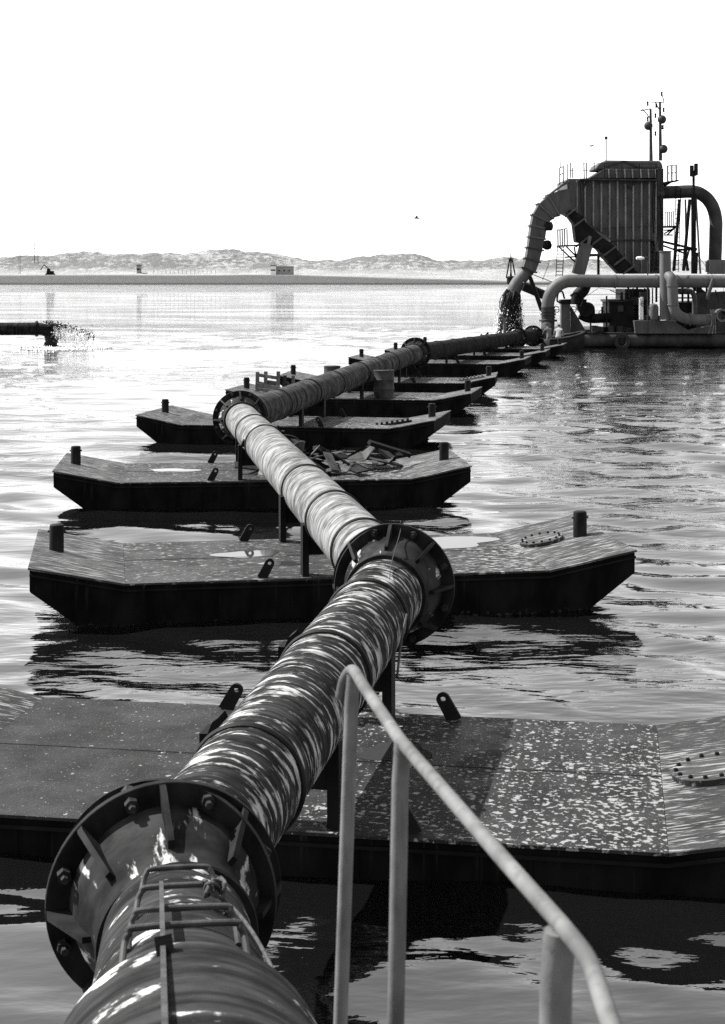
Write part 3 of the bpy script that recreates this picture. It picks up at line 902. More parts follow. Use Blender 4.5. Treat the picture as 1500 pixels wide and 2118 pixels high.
# rotate the square section so that it is flat on to the axis plane
gd2 = MB()
for i_, p in enumerate(Pg):
    t = (Pg[min(i_+1,len(Pg)-1)] - Pg[max(i_-1,0)]).normalized()
    nrm = t.cross(Vector((0,1,0))).normalized()
    for a, b_ in ((1,1),(1,-1),(-1,-1),(-1,1)):
        gd2.v.append(tuple(p + nrm*gr[i_]*a + Vector((0,1,0))*0.75*b_))
for i_ in range(len(Pg)-1):
    for k_ in range(4):
        gd2.f.append((i_*4+k_, i_*4+(k_+1)%4, (i_+1)*4+(k_+1)%4, (i_+1)*4+k_))
gd2.f += [(3,2,1,0), tuple(range((len(Pg)-1)*4, len(Pg)*4))]
gooseneck = gd2.build('gooseneck_duct', M['dredge'], dr, smooth=25)
for i_ in (2,3,4,5,6,7,8,9):
    p = Pg[i_]; t = (Pg[min(i_+1,len(Pg)-1)] - Pg[i_-1]).normalized(); nrm = t.cross(Vector((0,1,0))).normalized()
    rot = Matrix((t, Vector((0,1,0)), nrm)).transposed()
    col = MB(); w_ = gr[i_]
    for a in (1,-1):
        col.box(p + nrm*a*(w_+.05), (.09, 1.76, .14), rot)
        col.box(p + Vector((0,a*.81,0)), (.09, .12, w_*2+.22), rot)
    col.build('collar', M['dredge_dark'] if i_ > 6 else M['dredge_light'], gooseneck, smooth=0)
for off in (-.55, -.3):
    MB().tube(arc([p - (Pg[min(i_+1,9)]-Pg[max(i_-1,0)]).normalized().cross(Vector((0,1,0))).normalized()*(-1)*(gr[i_]+.02)+Vector((0,off,0)) for i_, p in enumerate(Pg)][2:7],4), .05, 6).build('stiffener', M['dredge_light'], gooseneck)
dtube('outlet_pipe', [(1094,556),(1086,566),(1076,578),(1066,594),(1060,612)], 78.6, [.46]*12+[.47]*6+[.48]*7, M['dredge_light'], 24)
dprism('roof_plate', [(1176,370),(1162,381),(1128,408),(1131,410),(1163,386),(1176,379)], 78.0, 1.6, M['dredge'])
for x, y0, y1 in ((1158,347,382),(1165.5,343,378),(1173.5,339,370),(1180,337,368),(1184,347,368)):
    dbar('railing_post', Q(x,y0,78.0), Q(x,y1,78.0), .07, M['black'])
for q in ((1157,348,1166,344),(1158,362,1166,357)):
    MB().tube([Q(q[0],q[1],78.0), Q(q[2],q[3],78.0)], .03, 6).build('railing_rail', M['black'], dr)
# chute under the tower
ch = dprism('chute', [(1178,434),(1190,436),(1206,448),(1214,462),(1247,491),(1264,502),(1322,566),(1281,566),(1262,546),(1236,514),(1212,504),(1192,500),(1187,462),(1174,444)], 77.6, 1.35, M['machine'])
for x, y, w in ((1182,440,26),(1200,460,26),(1204,502,26),(1237,498,24),(1262,520,26),(1283,540,26),(1302,558,26)):
    a = Q(x-w/2, y+w*.32, 77.45); b_ = Q(x+w/2, y-w*.42, 77.45)
    MB().bar(a, b_, .25, .12).build('chute_collar', M['dredge'], ch)
for x, y in ((1232,513),(1258,545),(1278,562)):
    MB().prism(pz([(x-4,y),(x+14,y-5),(x+14,y+5)],77.5), YD(77.4), YD(77.55)).build('lug_plate', M['machine'], ch)
# inclined leg beside the chute
MB().bar(Q(1213,505,77.3), Q(1196,567,77.3), .9, .8).build('leg', M['dredge'], dr)
MB().bar(Q(1221,488,77.0), Q(1206,566,77.0), .18, .2).build('leg_flange', M['dredge_light'], dr)
MB().bar(Q(1204,508,77.0), Q(1189,566,77.0), .18, .2).build('leg_flange', M['dredge_light'], dr)
# left service platform
lp = MB().bar(Q(1154,509,77.6), Q(1202,507,77.6), 1.4, .10).build('platform', M['dredge_dark'], dr)
for x in (1154,1158.5,1163,1168,1173):
    dbar('railing_post', Q(x,474,77.2), Q(x+.6,508,77.2), .08, M['black'], lp)
MB().tube([Q(1153,476,77.2), Q(1174,472,77.2)], .03, 6).build('railing_rail', M['black'], lp)
for a, b_ in (((1156,510),(1190,542)),((1172,510),(1198,536)),((1168,532),(1248,528)),((1188,510),(1192,534))):
    dbar('brace', Q(*a,77.6), Q(*b_,77.6), .10, M['black'], lp)
MB().bar(Q(1192,527,77.4), Q(1248,527,77.4), .22, .16).build('beam', M['dredge_dark'], dr)
dbar('post', Q(1238,528,77.6), Q(1238,568,77.6), .16, M['black'])
def ladder(x0, y0, x1, y1, Y, w, n):
    l = thing('dummy', (0,0,0), '', '')
    nm = l.name; bpy.data.objects.remove(l)
    side = Vector((w/2,0,0))
    a, b_ = Q(x0,y0,Y), Q(x1,y1,Y)
    o = MB().bar(a-side, b_-side, .05).bar(a+side, b_+side, .05)
    o.build('ladder_rails', M['black'], dr)
    for k_ in range(n):
        p = a + (b_-a)*((k_+.5)/n)
        MB().tube([p-side, p+side], .022, 6).build('ladder_rung', M['black'], dr)
ladder(1160,508,1157,572,77.2,.45,9)
ladder(1404,390,1398,562,80.5,.35,18)
# hook block and chain blocks below the gooseneck
hb = MB(); hb.lathe([(-.34,.06),(-.30,.24),(0,.34),(.22,.28),(.32,.10)], 14, Matrix.Translation(Q(1132,507,78)) @ Matrix.Rotation(R(90),4,'Y'))
hb.build('hook_block', M['machine'], dr)
MB().tube([Q(1140,448,78),Q(1144,490,78),Q(1133,497,78)], .02, 6).build('hoist_wire', M['black'], dr)
MB().tube(arc([Q(1132,517,78),Q(1136,540,78),Q(1130,560,78),Q(1122,580,78)],5), .02, 6).build('hoist_wire', M['black'], dr)
hb = MB(); hb.lathe([(-.3,.15),(-.2,.30),(.2,.30),(.3,.15)], 14, Matrix.Translation(Q(1135,468,77.9)))
hb.build('winch_drum', M['machine'], dr)
dprism('winch_bracket', [(1132,440),(1146,434),(1152,442),(1140,456)], 78, .4, M['machine'])
# raking struts and girder from the outlet to the big elbow
MB().bar(Q(1083,592,77.5), Q(1130,612,77.5), .5, .62).build('girder', M['machine'], dr)
MB().bar(Q(1083,584,77.5), Q(1130,604,77.5), .55, .08).build('girder_flange', M['dredge'], dr)
dbar('strut', Q(1095,570,77), Q(1120,642,77), .22, M['machine'])
dbar('strut', Q(1099,572,77), Q(1122,634,77), .10, M['dredge'])
dbar('stay', Q(1098,566,77), Q(1142,583,77), .05, M['black'])
# long discharge pipe with drop elbow
big = dtube('discharge_pipe', [(1522,582),(1420,582),(1300,582),(1210,581),(1184,581),(1168,583),(1152,592),(1141,605),(1135,620),(1133,636)], 74.2, .42, M['dredge_light'], 28, 5)
for x in (1272,1358,1400):
    mb = MB(); mb.lathe([(-.06,.42),(-.06,.46),(.06,.46),(.06,.42)], 28, Matrix.Translation(Q(x,582,74.2)), close=True); mb.build('weld_band', M['dredge_light'], big)
for y, r, hgt in ((636,.46,.10),(643,.50,.13),(650,.52,.12),(656,.47,.10),(663,.60,.12)):
    mb = MB(); mb.lathe([(-hgt/2,.30),(-hgt/2,r),(hgt/2,r),(hgt/2,.30)], 28, Matrix.Translation(Q(1134,y,74.2)) @ Matrix.Rotation(R(90),4,'Y'), close=True)
    mb.build('swivel_flange', M['dredge_dark'], big)
dtube('drop_pipe', [(1134,634),(1134,667)], 74.2, .43, M['dredge_dark'], 24, 1)
MB().tube(arc([Q(1134,660,74.2), Q(1133,676,73.9), Q(1129,690,72.8), J[6] + (J[6]-J[5]).normalized()*1.2, J[6] + (J[6]-J[5]).normalized()*.06],6), [.44]*25, 24).build('connecting_bend', M['dredge_dark'], dr)
dtube('valve_pipe', [(1212,584),(1206,600),(1196,612),(1194,628)], 75.2, .42, M['machine'], 18)
# standing pipe, front S-bend and its flanges
dtube('standing_pipe', [(1376.5,521),(1376.5,660)], 73.6, .37, M['dredge_light'], 28, 1)
mb = MB(); mb.lathe([(-.04,.1),(-.04,.42),(.04,.42),(.04,.1)], 28, Matrix.Translation(Q(1376.5,520,73.6)) @ Matrix.Rotation(R(90),4,'Y'), close=True); mb.build('cover_flange', M['dredge'], dr)
sb = dtube('s_bend_pipe', [(1376,570,74.1),(1383,570,73.4),(1389,577,73.0),(1391,592,72.9),(1392,610,72.9),(1393,628,72.9),(1397,644,72.9),(1409,655,72.9),(1426,660,72.9),(1445,661,72.9),(1472,661,72.9)], 73, .345, M['dredge_light'], 28, 5)
for x, y, ax, r in ((1391.5,591,'z',.40),(1393,630,'z',.39),(1428,660,'x',.42),(1462,661,'x',.41),(1472,661,'x',.55),(1476,661,'x',.55)):
    mb = MB(); Mx = Matrix.Translation(Q(x,y,72.9))
    if ax == 'z': Mx = Mx @ Matrix.Rotation(R(90),4,'Y')
    mb.lathe([(-.035,.2),(-.035,r),(.035,r),(.035,.2)], 28, Mx, close=True); mb.build('pipe_flange', M['dredge_light'], sb)
mb = MB(); mb.lathe([(-.4,.30),(-.4,.42),(.9,.42),(.9,.30)], 28, Matrix.Translation(Q(1492,652,72.8)) @ Matrix.Rotation(R(90),4,'Z'), close=True)
mb.build('open_pipe_end', M['dredge_light'], dr)
dprism('bulwark', [(1312,663),(1393,663),(1424,683),(1476,672),(1476,690),(1315,690)], 74.6, .5, M['dredge'])
dtube('vent_pipe', [(1396,602),(1420,601),(1430,603),(1436,612),(1437,625),(1437,650)], 75.0, .17, M['dredge'], 14)
dtube('davit_arm', [(1476,576),(1462,620)], 73.5, .13, M['dredge'], 12, 1)
# high return pipe on the right
dtube('return_pipe', [(1372,398),(1400,397),(1430,396),(1448,400),(1465,413),(1476,432),(1481,455),(1481,480),(1480,520),(1478,562)], 81, .46, M['dredge_dark'], 28, 5)
mb = MB(); mb.lathe([(-.5,.2),(-.5,.62),(.25,.62),(.25,.2)], 20, Matrix.Translation(Q(1478,555,80.6)) @ Matrix.Rotation(R(90),4,'Y'), close=True); mb.build('tank', M['dredge_light'], dr)
mb = MB(); mb.bar(Q(1466,552,80.3), Q(1500,552,80.3), 1.0, 1.0).build('tank_casing', M['dredge_light'], dr)
# supporting A frames and posts
for a, b_, w, mt in (((1406,412),(1394,560),.20,'black'),((1418,412),(1421,560),.12,'dredge_light'),((1427,412),(1414,560),.20,'black'),((1437,408),(1428,560),.0,'black'),((1435,400),(1435,566),.30,'machine'),((1440,410),(1449,566),.12,'dredge_light'),((1442,522),(1440,566),.16,'black'),((1373,500),(1442,516),.16,'machine'),((1372,508),(1420,525),.12,'machine'),((1398,517),(1442,515),.16,'machine'),((1418,523),(1424,560),.14,'machine'),((1414,560),(1426,516),.12,'machine')):
    if w: dbar('frame_leg', Q(*a,80.5), Q(*b_,80.5), w, M[mt])
dbar('light_post', Q(1435,352,80.5), Q(1435,398,80.5), .16, M['black'])
for x, y0, y1 in ((1431,342,365),(1440,338,362)):
    MB().bar(Q(x,y0,80.4), Q(x,y1,80.4), .24, .24).build('floodlight', M['black'], dr)
dbar('light_bracket', Q(1430,364,80.4), Q(1441,362,80.4), .1, M['black'])
# right hand platforms
p1 = MB().bar(Q(1373,378,79.2), Q(1401,374,79.2), 1.2, .10).build('platform', M['black'], dr)
for x in (1381.5,1390,1399):
    dbar('railing_post', Q(x,342,78.8), Q(x,375,78.8), .09, M['black'], p1)
for q in ((1381,343,1400,341),(1381,358,1400,357)):
    MB().tube([Q(q[0],q[1],78.8), Q(q[2],q[3],78.8)], .03, 6).build('railing_rail', M['black'], p1)
MB().prism(pz([(1374,378),(1392,376),(1376,386)],79), YD(78.9), YD(79.4)).build('knee', M['black'], p1)
p2 = MB().bar(Q(1373,469,79.2), Q(1401,469,79.2), 1.2, .12).build('platform', M['black'], dr)
for x in (1376,1381,1385,1389,1393):
    dbar('railing_post', Q(x,438,78.8), Q(x,468,78.8), .06, M['black'], p2)
MB().tube([Q(1375,440,78.8), Q(1402,436,78.8)], .02, 6).build('railing_rail', M['black'], p2)
for a, b_ in (((1374,483),(1398,470)),((1374,476),(1394,475)),((1380,486),(1396,471)),((1374,486),(1392,486))):
    dbar('step_bar', Q(*a,79), Q(*b_,79), .10, M['black'], p2)
dtube('pipe_collar', [(1359,402),(1374,402)], 78.9, .2, M['dredge_dark'], 10, 1)
# machinery and deck fittings
dprism('gantry_post', [(1161,628),(1180,628),(1180,689),(1161,689)], 75.6, .6, M['dredge'])
dprism('gantry_web', [(1181,632),(1212,684),(1210,689),(1181,689)], 75.8, .25, M['dredge_dark'])
dprism('gantry_cap', [(1160,620),(1196,618),(1200,630),(1160,628)], 75.5, .9, M['machine'])
dprism('winch_housing', [(1194,620),(1214,619),(1214,632),(1222,650),(1206,652),(1196,640)], 76.2, .8, M['machine'])
mb = MB(); mb.lathe([(-.3,.1),(-.3,.5),(.3,.5),(.3,.1)], 22, Matrix.Translation(Q(1214,640,76.4)) @ Matrix.Rotation(R(70),4,'Z'), close=True); mb.build('winch_drum', M['machine'], dr)
dtube('suction_pipe', [(1200,650),(1220,658),(1262,657)], 77, .33, M['machine'], 16)
dbar('pipe_rest', Q(1222,664,77), Q(1222,689,77), .1, M['machine'])
mb = dprism('engine_casing', [(1260,623),(1312,621),(1312,689),(1262,689)], 77, 3, M['machine'])
dprism('inspection_panel', [(1278,632),(1290,632),(1290,645),(1278,645)], 76.93, .065, M['dredge_dark'], mb)
dprism('casing_roof', [(1258,620),(1296,619),(1296,624),(1258,625)], 76.8, 3.3, M['dredge_dark'], mb)
dprism('engine_room', [(1293,598),(1345,598),(1345,689),(1313,689),(1313,621),(1293,621)], 78, 4, M['machine'])
dprism('pale_panel', [(1305,614),(1325,614),(1325,631),(1305,631)], 77.9, .09, M['drum'])
for x, y0, y1, w in ((1303,600,620,.1),(1310,596,612,.12),(1322,598,614,.1),(1334,596,620,.12),(1341,596,640,.14)):
    dbar('stanchion', Q(x,y0,77.5), Q(x,y1,77.5), w, M['machine'])
for x, y0, y1, w in ((1324,616,661,.10),(1328.5,614,661,.14),(1368,618,662,.12),(1374,610,662,.22)):
    dbar('guard_post', Q(x,y0,75.0), Q(x,y1,75.0), w, M['white'])
tk = MB(); tk.lathe([(0,.0),(0,.34),(.85,.34),(1.0,.26),(1.08,.1),(1.09,0)], 22, Matrix.Translation(Q(1352,661,75.2)) @ Matrix.Rotation(R(-90),4,'Y'), caps=False); tk.build('pressure_tank', M['dredge_light'], dr)
dprism('tank_plinth', [(1331,653),(1366,653),(1366,664),(1331,664)], 75.0, .8, M['dredge_dark'])
dprism('pump_house', [(1400,626),(1500,622),(1500,690),(1400,690)], 78.5, 4, M['machine'])
dprism('pump_house', [(1440,606),(1515,602),(1515,690),(1440,690)], 77.5, .9, M['dredge_dark'])
for x in (1300,1318,1340,1358,1400,1412,1424,1436,1450):
    dbar('stanchion', Q(x,594,79), Q(x,625,79), .13, M['machine'])
for yy in (607,616):
    dbar('cross_bar', Q(1396,yy,79), Q(1452,yy,79), .10, M['machine'])
dbar('cross_brace', Q(1436,592,78), Q(1466,616,78), .35, M['machine'])
for x, y0 in ((1229.5,667),(1236,669),(1265,667),(1282,669),(1292,672)):
    Y_ = 76 if x not in (1236,1292) else 77
    mb = MB(); hgt = (690-y0)/F*Y_
    mb.lathe([(0,.21),(hgt*.9,.21),(hgt*.93,.235),(hgt,.235)], 18, Matrix.Translation(Q(x,690,Y_)) @ Matrix.Rotation(R(-90),4,'Y')); mb.build('bollard', M['dredge_dark'], dr)
dbar('stool', Q(1250,676,77), Q(1250,690,77), .5, M['machine'])
# lamp on a swan neck
MB().tube(arc([Q(1340,690,74.6),Q(1340,600,74.6),Q(1340,540,74.6),Q(1337,533,74.6),Q(1331,533,74.6)],6), .045, 8).build('lamp_post', M['iron'], dr)
lh = MB(); lh.lathe([(-.33,.02),(-.28,.10),(-.05,.13),(.2,.07),(.25,.03)], 12, Matrix.Translation(Q(1326,534,74.6))); lh.build('lamp_head', M['white'], dr)
lad = dprism('rack_post', [(1345,530),(1348,530),(1348,565),(1345,565)], 75.5, .1, M['black'])
for yy in (532,540,548,557): dbar('rack_shelf', Q(1345,yy,75.5), Q(1368,yy,75.5), .12, M['black'])
dprism('stair_post', [(1352,482),(1358,482),(1363,520),(1357,520)], 77.5, .15, M['dredge'])
# masts
def mast(x, y0, y1, balls, yards, Y):
    mm = MB().tube([Q(x,y1,Y), Q(x-1,y0,Y)], [.13,.08], 10).build('mast', M['iron'], dr)
    for by, dx in balls:
        mb = MB(); r = .31
        mb.lathe([(r*math.cos(a), r*max(.001,math.sin(a))) for a in np.linspace(math.pi,0,14)], 20, Matrix.Translation(Q(x+dx,by,Y-.25)) @ Matrix.Rotation(R(90),4,'Y'), caps=False)
        mb.build('signal_ball', M['ball'], dr)
    for (x0,y0_,x1,y1_) in yards:
        MB().tube([Q(x0,y0_,Y),Q(x1,y1_,Y)], .035, 6).build('yard', M['black'], dr)
    return mm
mast(1347,225,332,[(260,-5.5)],[(1325,229,1346,224.5),(1330,226,1344,243),(1325,229,1330,226)],81)
mast(1366.5,210,332,[(247,3),(308,6)],[(1349,211,1374,211),(1356,211,1367,233),(1374,211,1369,192)],81)
for x, y in ((1340,214),(1340,246),(1369,194),(1356,239),(1358,218),(1356,276),(1373,227),(1371,263)):
    mb = MB(); mb.lathe([(-.16,.03),(-.14,.08),(0,.06),(.14,.08),(.16,.03)], 10, Matrix.Translation(Q(x,y,81)) @ Matrix.Rotation(R(90),4,'Y')); mb.build('signal_lantern', M['black'], dr)
for x in (1340,1356,1373):
    MB().tube([Q(x,212,81), Q(x+(-1 if x < 1350 else 2),330,81)], .010, 5).build('halyard', M['black'], dr)
MB().tube([Q(1159.5,346,79), Q(1157.5,275,79)], [.03,.012], 6).build('whip_aerial', M['iron'], dr)
MB().tube([Q(1229.5,356,80), Q(1229,299,80)], [.03,.02], 6).build('wind_vane_pole', M['iron'], dr)
MB().prism(pz([(1218,301),(1225,300),(1229,298),(1226,303),(1220,303)],80), YD(79.95), YD(80.05)).build('wind_vane', M['black'], dr)
MB().tube([Q(1254,332,80.5), Q(1254,286,80.5)], .045, 6).build('lamp_pole', M['iron'], dr)
mb = MB(); mb.lathe([(-.12,.01),(-.08,.10),(0,.12),(.08,.10),(.12,.01)], 12, Matrix.Translation(Q(1254,285,80.5)) @ Matrix.Rotation(R(90),4,'Y')); mb.build('masthead_lamp', M['black'], dr)
for a, b_ in (((1442,525),(1478,575)),((1495,540),(1500,690)),((1240,596),(1300,604)),((1180,609),(1292,609)),((1240,594),(1215,612))):
    MB().tube([Q(*a,74.9),Q(*b_,74.9)], .015, 5).build('stay_wire', M['black'], dr)
for dx in (0,3,-4):
    MB().tube(arc([Q(1474+dx,640,72.6),Q(1477+dx,665,72.5),Q(1474+dx*2,690,72.6)],5), .04, 6).build('hanging_rope', M['wood'], dr)

# cables, hoses, hand wheels and other deck clutter
for pts, r_ in (([(1200,380),(1203,430),(1206,452)],.03),([(1352,376),(1350,430),(1353,492)],.05),([(1356,380),(1354,440),(1357,500),(1352,560)],.035),([(1366,400),(1369,470),(1365,560)],.06),
                ([(1262,600),(1285,608),(1312,603)],.03),([(1180,612),(1192,606),(1206,618),(1202,634)],.07),([(1160,626),(1153,622),(1155,606),(1163,603),(1168,618)],.06),([(1400,640),(1412,650),(1420,668),(1410,684)],.06),
                ([(1224,690),(1238,686),(1252,689),(1268,688)],.05),([(1300,688),(1306,682),(1314,688)],.05),([(1186,690),(1200,686),(1215,689)],.06),([(1480,600),(1486,622),(1483,640)],.05)):
    MB().tube(arc([Q(x,y,78.2 if y < 500 or 1255 < x < 1320 else 74.7) for x, y in pts],5), r_, 8).build('hose', M['machine'], dr)
for x, y, r_ in ((1150,640,.22),(1186,640,.20),(1407,600,.22),(1332,628,.18),(1456,626,.24),(1245,648,.2)):
    mb = MB(); mb.tube([Q(x,y,74.8)+Vector((r_*math.cos(a),0,r_*math.sin(a))) for a in np.linspace(0,2*math.pi,15)], .025, 6)
    hw = mb.build('hand_wheel', M['machine'], dr); MB().bar(Q(x,y,74.8)-Vector((r_,0,0)), Q(x,y,74.8)+Vector((r_,0,0)), .03).build('spoke', M['machine'], hw)
for x, y0, y1, w in ((1228,640,660,.18),(1246,634,652,.14),(1255,612,690,.10),(1286,604,622,.18),(1350,596,652,.08),(1385,640,663,.12),(1444,590,606,.2),(1412,588,602,.14),(1462,588,606,.12)):
    dbar('pipe_stub', Q(x,y0,76.5), Q(x,y1,76.5), w, M['machine'])
for x, y, w, hh in ((1218,686,.5,.3),(1242,684,.4,.45),(1301,684,.4,.35),(1196,686,.45,.25),(1381,590,.3,.4),(1330,612,.4,.5)):
    MB().box(Q(x,y,76.2), (w,.4,hh)).build('deck_locker', M['dredge_dark'], dr, bevel=.02)
for y in (432, 466):
    MB().bar(Q(1194,y+8,78.84), Q(1357,y,78.84), .05, .05).build('pipe_run', M['dredge_dark'], tower) if y > 440 else None
# beacon behind the outlet
bc = thing('beacon', Q(1057,716,82), 'small light beacon on a post with a tripod cage, left of the gooseneck outlet', 'beacon')
MB().tube([Q(1056,740,82), Q(1056,584,82)], .12, 10).build('post', M['machine'], bc)
mb = MB(); mb.lathe([(0,.2),(.1,.30),(.5,.30),(.6,.2)], 16, Matrix.Translation(Q(1057,588,82)) @ Matrix.Rotation(R(-90),4,'Y')); mb.build('lantern_body', M['machine'], bc)
for x in (1047.5,1057,1067):
    dbar('cage_leg', Q(x,575,82), Q(1057+(x-1057)*.25,536,82), .09, M['machine'], bc)
for y, r in ((574,.34),(535,.22)):
    mb = MB(); mb.lathe([(-.03,.02),(-.03,r),(.03,r),(.03,.02)], 16, Matrix.Translation(Q(1057,y,82)) @ Matrix.Rotation(R(-90),4,'Y'), close=True); mb.build('ring', M['machine'], bc)
MB().tube([Q(1057,536,82), Q(1057,514,82)], [.05,.02], 6).build('spike', M['machine'], bc)
MB().tube([Q(1057,574,82), Q(1057,556,82)], [.1,.03], 8).build('lamp', M['machine'], bc)

# discharge: falling slurry with drops flying off
def drops(mb, n, f, smin, smax, seed):
    r_ = random.Random(seed)
    for _ in range(n):
        c = f(r_); s_ = smin + (smax-smin)*r_.random()**2
        v = [c+Vector((s_*r_.uniform(.6,1.3),0,0)), c-Vector((s_,0,0)), c+Vector((0,s_,0)), c-Vector((0,s_,0)), c+Vector((0,0,s_*r_.uniform(.7,2.2))), c-Vector((0,0,s_))]
        mb.add(v, [(0,2,4),(2,1,4),(1,3,4),(3,0,4),(2,0,5),(1,2,5),(3,1,5),(0,3,5)])
sp = thing('slurry_fall', Q(1052,716,78.6), 'dark slurry pouring from the gooseneck outlet with spray round it', 'water jet')
cen = [Q(1061,606,78.6), Q(1056,625,78.6), Q(1054,650,78.6), Q(1053,680,78.6), Q(1053,712,78.6)]
core = MB().tube(arc(cen,8), [.50+.010*k+random.uniform(-.03,.03) for k in range(33)], 20)
core.v = [(x+random.uniform(-.09,.09), y+random.uniform(-.09,.09), z+random.uniform(-.10,.10)) for x,y,z in core.v]
core.build('falling_core', M['slurry'], sp, smooth=60)
def fall(dark):
    def f(r_):
        t_ = r_.random()**.8
        c = Vector((Q(1058-5*t_,608,78.6).x, YD(78.6), 3.55 - 4.2*t_))
        w = .52 + (.95 if not dark else .55)*t_**.7
        a = r_.random()*6.283
        q = w*(r_.random()**.35)
        return c + Vector((math.cos(a)*q, math.sin(a)*q*.8, 0))
    return f
mb = MB(); drops(mb, 2600, fall(True), .02, .085, 3); tag(mb.build('dark_drops', M['slurry'], sp, smooth=0), kind='stuff')
mb = MB(); drops(mb, 2400, fall(False), .015, .055, 4); tag(mb.build('spray_drops', M['foam'], sp, smooth=0), kind='stuff')

def strand(mb, p, v, T, r0, seed, sway=.03):
    r_ = random.Random(seed); n = 12; path = []
    ph = r_.random()*6.28
    for k_ in range(n):
        t_ = T*k_/(n-1)
        q = p + v*t_ + Vector((0,0,-4.9*t_*t_))
        path.append(q + Vector((math.sin(ph+k_*1.1), math.cos(ph*2+k_*1.4), math.sin(ph*3+k_*1.7)))*sway*k_/n)
    mb.tube(path, [r0*(1 - .75*k_/(n-1))*r_.uniform(.7,1.3) for k_ in range(n)], 6)
mb = MB(); r9 = random.Random(44)
for q in range(70):
    a = r9.random()*6.28; rr_ = .30 + .2*r9.random()
    strand(mb, Q(1061,602,78.6) + Vector((math.cos(a)*rr_, math.sin(a)*rr_, r9.uniform(-.3,.1))), Vector((-.35 + math.cos(a)*r9.uniform(.1,.85), math.sin(a)*.7, r9.uniform(-.5,.5))), r9.uniform(.45,.82), r9.uniform(.03,.09), q, .08)
tag(mb.build('falling_streams', M['slurry'], sp, smooth=60), kind='stuff')

# outfall pipe at the left with its splash
of = thing('outfall_pipe', Q(40,712,74), 'dark outfall pipe at the left edge pouring slurry into the water', 'pipe')
mb = MB(); mb.tube([Q(-160,681,74), Q(75,680,74)], .42, 28); mb.build('pipe_shell', M['pipe_far'], of)
mb = MB(); mb.lathe([(-.05,.3),(-.05,.52),(.05,.52),(.05,.3)], 28, Matrix.Translation(Q(76,680,74)), close=True); mb.build('flange', M['machine'], of)
P = arc([Q(76,680,74),Q(88,681,74),(Q(99,686,74)),(Q(106,696,74)),(Q(108,706,74))],5)
mb = MB(); mb.tube(P, [.40]*10+[.38]*(len(P)-10), 24); mb.build('elbow', M['machine'], of)
for xx in (-90, -150):
    MB().tube([Q(xx,681,74), Vector((Q(xx,681,74).x,YD(74),-1.5))], .2, 10).build('pile', M['machine'], of)
def splash(r_):
    t_ = r_.random()
    x = 95 + 98*t_; y = 668 + 5*math.sin(t_*3)-4*t_ + 34*t_**2.2
    sp_ = 4 + 14*t_
    return Q(x + r_.gauss(0,3.5), y + r_.gauss(0,sp_*.45), 74 + r_.gauss(0,.3))
def splash2(r_):
    t_ = r_.random(); return Q(110 + 70*t_ + r_.gauss(0,3), 690 + 12*t_ + r_.gauss(0,7), 74 + r_.gauss(0,.4))
osp = thing('splash', Q(140,712,74), 'dark splash thrown to the right of the outfall pipe mouth', 'splash')
mb = MB(); drops(mb, 500, splash, .012, .06, 8); tag(mb.build('dark_drops', M['slurry'], osp, smooth=0), kind='stuff')
mb = MB(); drops(mb, 2600, splash2, .01, .04, 9); tag(mb.build('spray_drops', M['foam'], osp, smooth=0), kind='stuff')
mb = MB()
for q in range(24):
    u_ = r9.random()
    strand(mb, Q(97+8*r9.random(),672+6*r9.random(),74) + Vector((0,r9.uniform(-.3,.3),0)), Vector((.3+3.6*u_, r9.uniform(-.3,.3), 1.4*u_+r9.uniform(-.1,.5))), r9.uniform(.35,.60), r9.uniform(.015,.05), 500+q, .10)
tag(mb.build('thrown_streams', M['slurry'], osp, smooth=60), kind='stuff')
def foamy(r_):
    c_ = Q(112,714,74); a = r_.random()*6.28; q_ = r_.random()**.6
    return Vector((c_.x + 3.0*q_*math.cos(a) + .8, c_.y + 3.5*q_*math.sin(a), .03 + .12*r_.random()*(1-q_)))
mb = MB(); drops(mb, 1500, foamy, .02, .09, 21); tag(mb.build('churned_foam', M['foam'], osp, smooth=0), kind='stuff')
def foamy2(r_):
    c_ = Q(1053,716,78.6); a = r_.random()*6.28; q_ = r_.random()**.6
    return Vector((c_.x + 2.2*q_*math.cos(a), c_.y + 2.2*q_*math.sin(a), .03 + .2*r_.random()*(1-q_)))
mb = MB(); drops(mb, 1200, foamy2, .02, .09, 22); tag(mb.build('churned_foam', M['foam'], sp, smooth=0), kind='stuff')
mb = MB(); mb.tube(arc([Q(105,694,74),Q(106,705,74),Q(105,716,74)],4), .42, 14)
mb.v = [(x+random.uniform(-.08,.08),y+random.uniform(-.08,.08),z) for x,y,z in mb.v]; mb.build('falling_core', M['slurry'], osp, smooth=60)

# ------------------------------------------------------------------ rowing boat and the two workers
bt = thing('rowing_boat', (12.4, YD(70.6), 0), 'small dark rowing boat with a pale gunwale tied by the dredger', 'boat')
nb = 13; secs = []
A = Vector((11.55,YD(70.3),0)); Bv = Vector((14.2,YD(71.3),0)); ax = (Bv-A); Lb = ax.length; ax.normalize(); sd = Vector((-ax.y,ax.x,0))
hull = MB(); gun = ([], [])
for i_ in range(nb):
    t_ = i_/(nb-1)
    w = .62*(1 - (max(0,t_-.45)/.55)**2.2*.86)*(.80+.2*min(1,t_/.25))
    top = .80 + .42*t_**1.6; keel = -.25 + .45*max(0,t_-.7)/.3*1.0
    for a, zz in ((1,top),(.93,top*.55+keel*.45),(.55,keel+.08),(0,keel),(-.55,keel+.08),(-.93,top*.55+keel*.45),(-1,top)):
        hull.v.append(tuple(A + ax*Lb*t_ + sd*w*a + Vector((0,0,zz))))
    gun[0].append(A + ax*Lb*t_ + sd*w + Vector((0,0,top))); gun[1].append(A + ax*Lb*t_ - sd*w + Vector((0,0,top)))
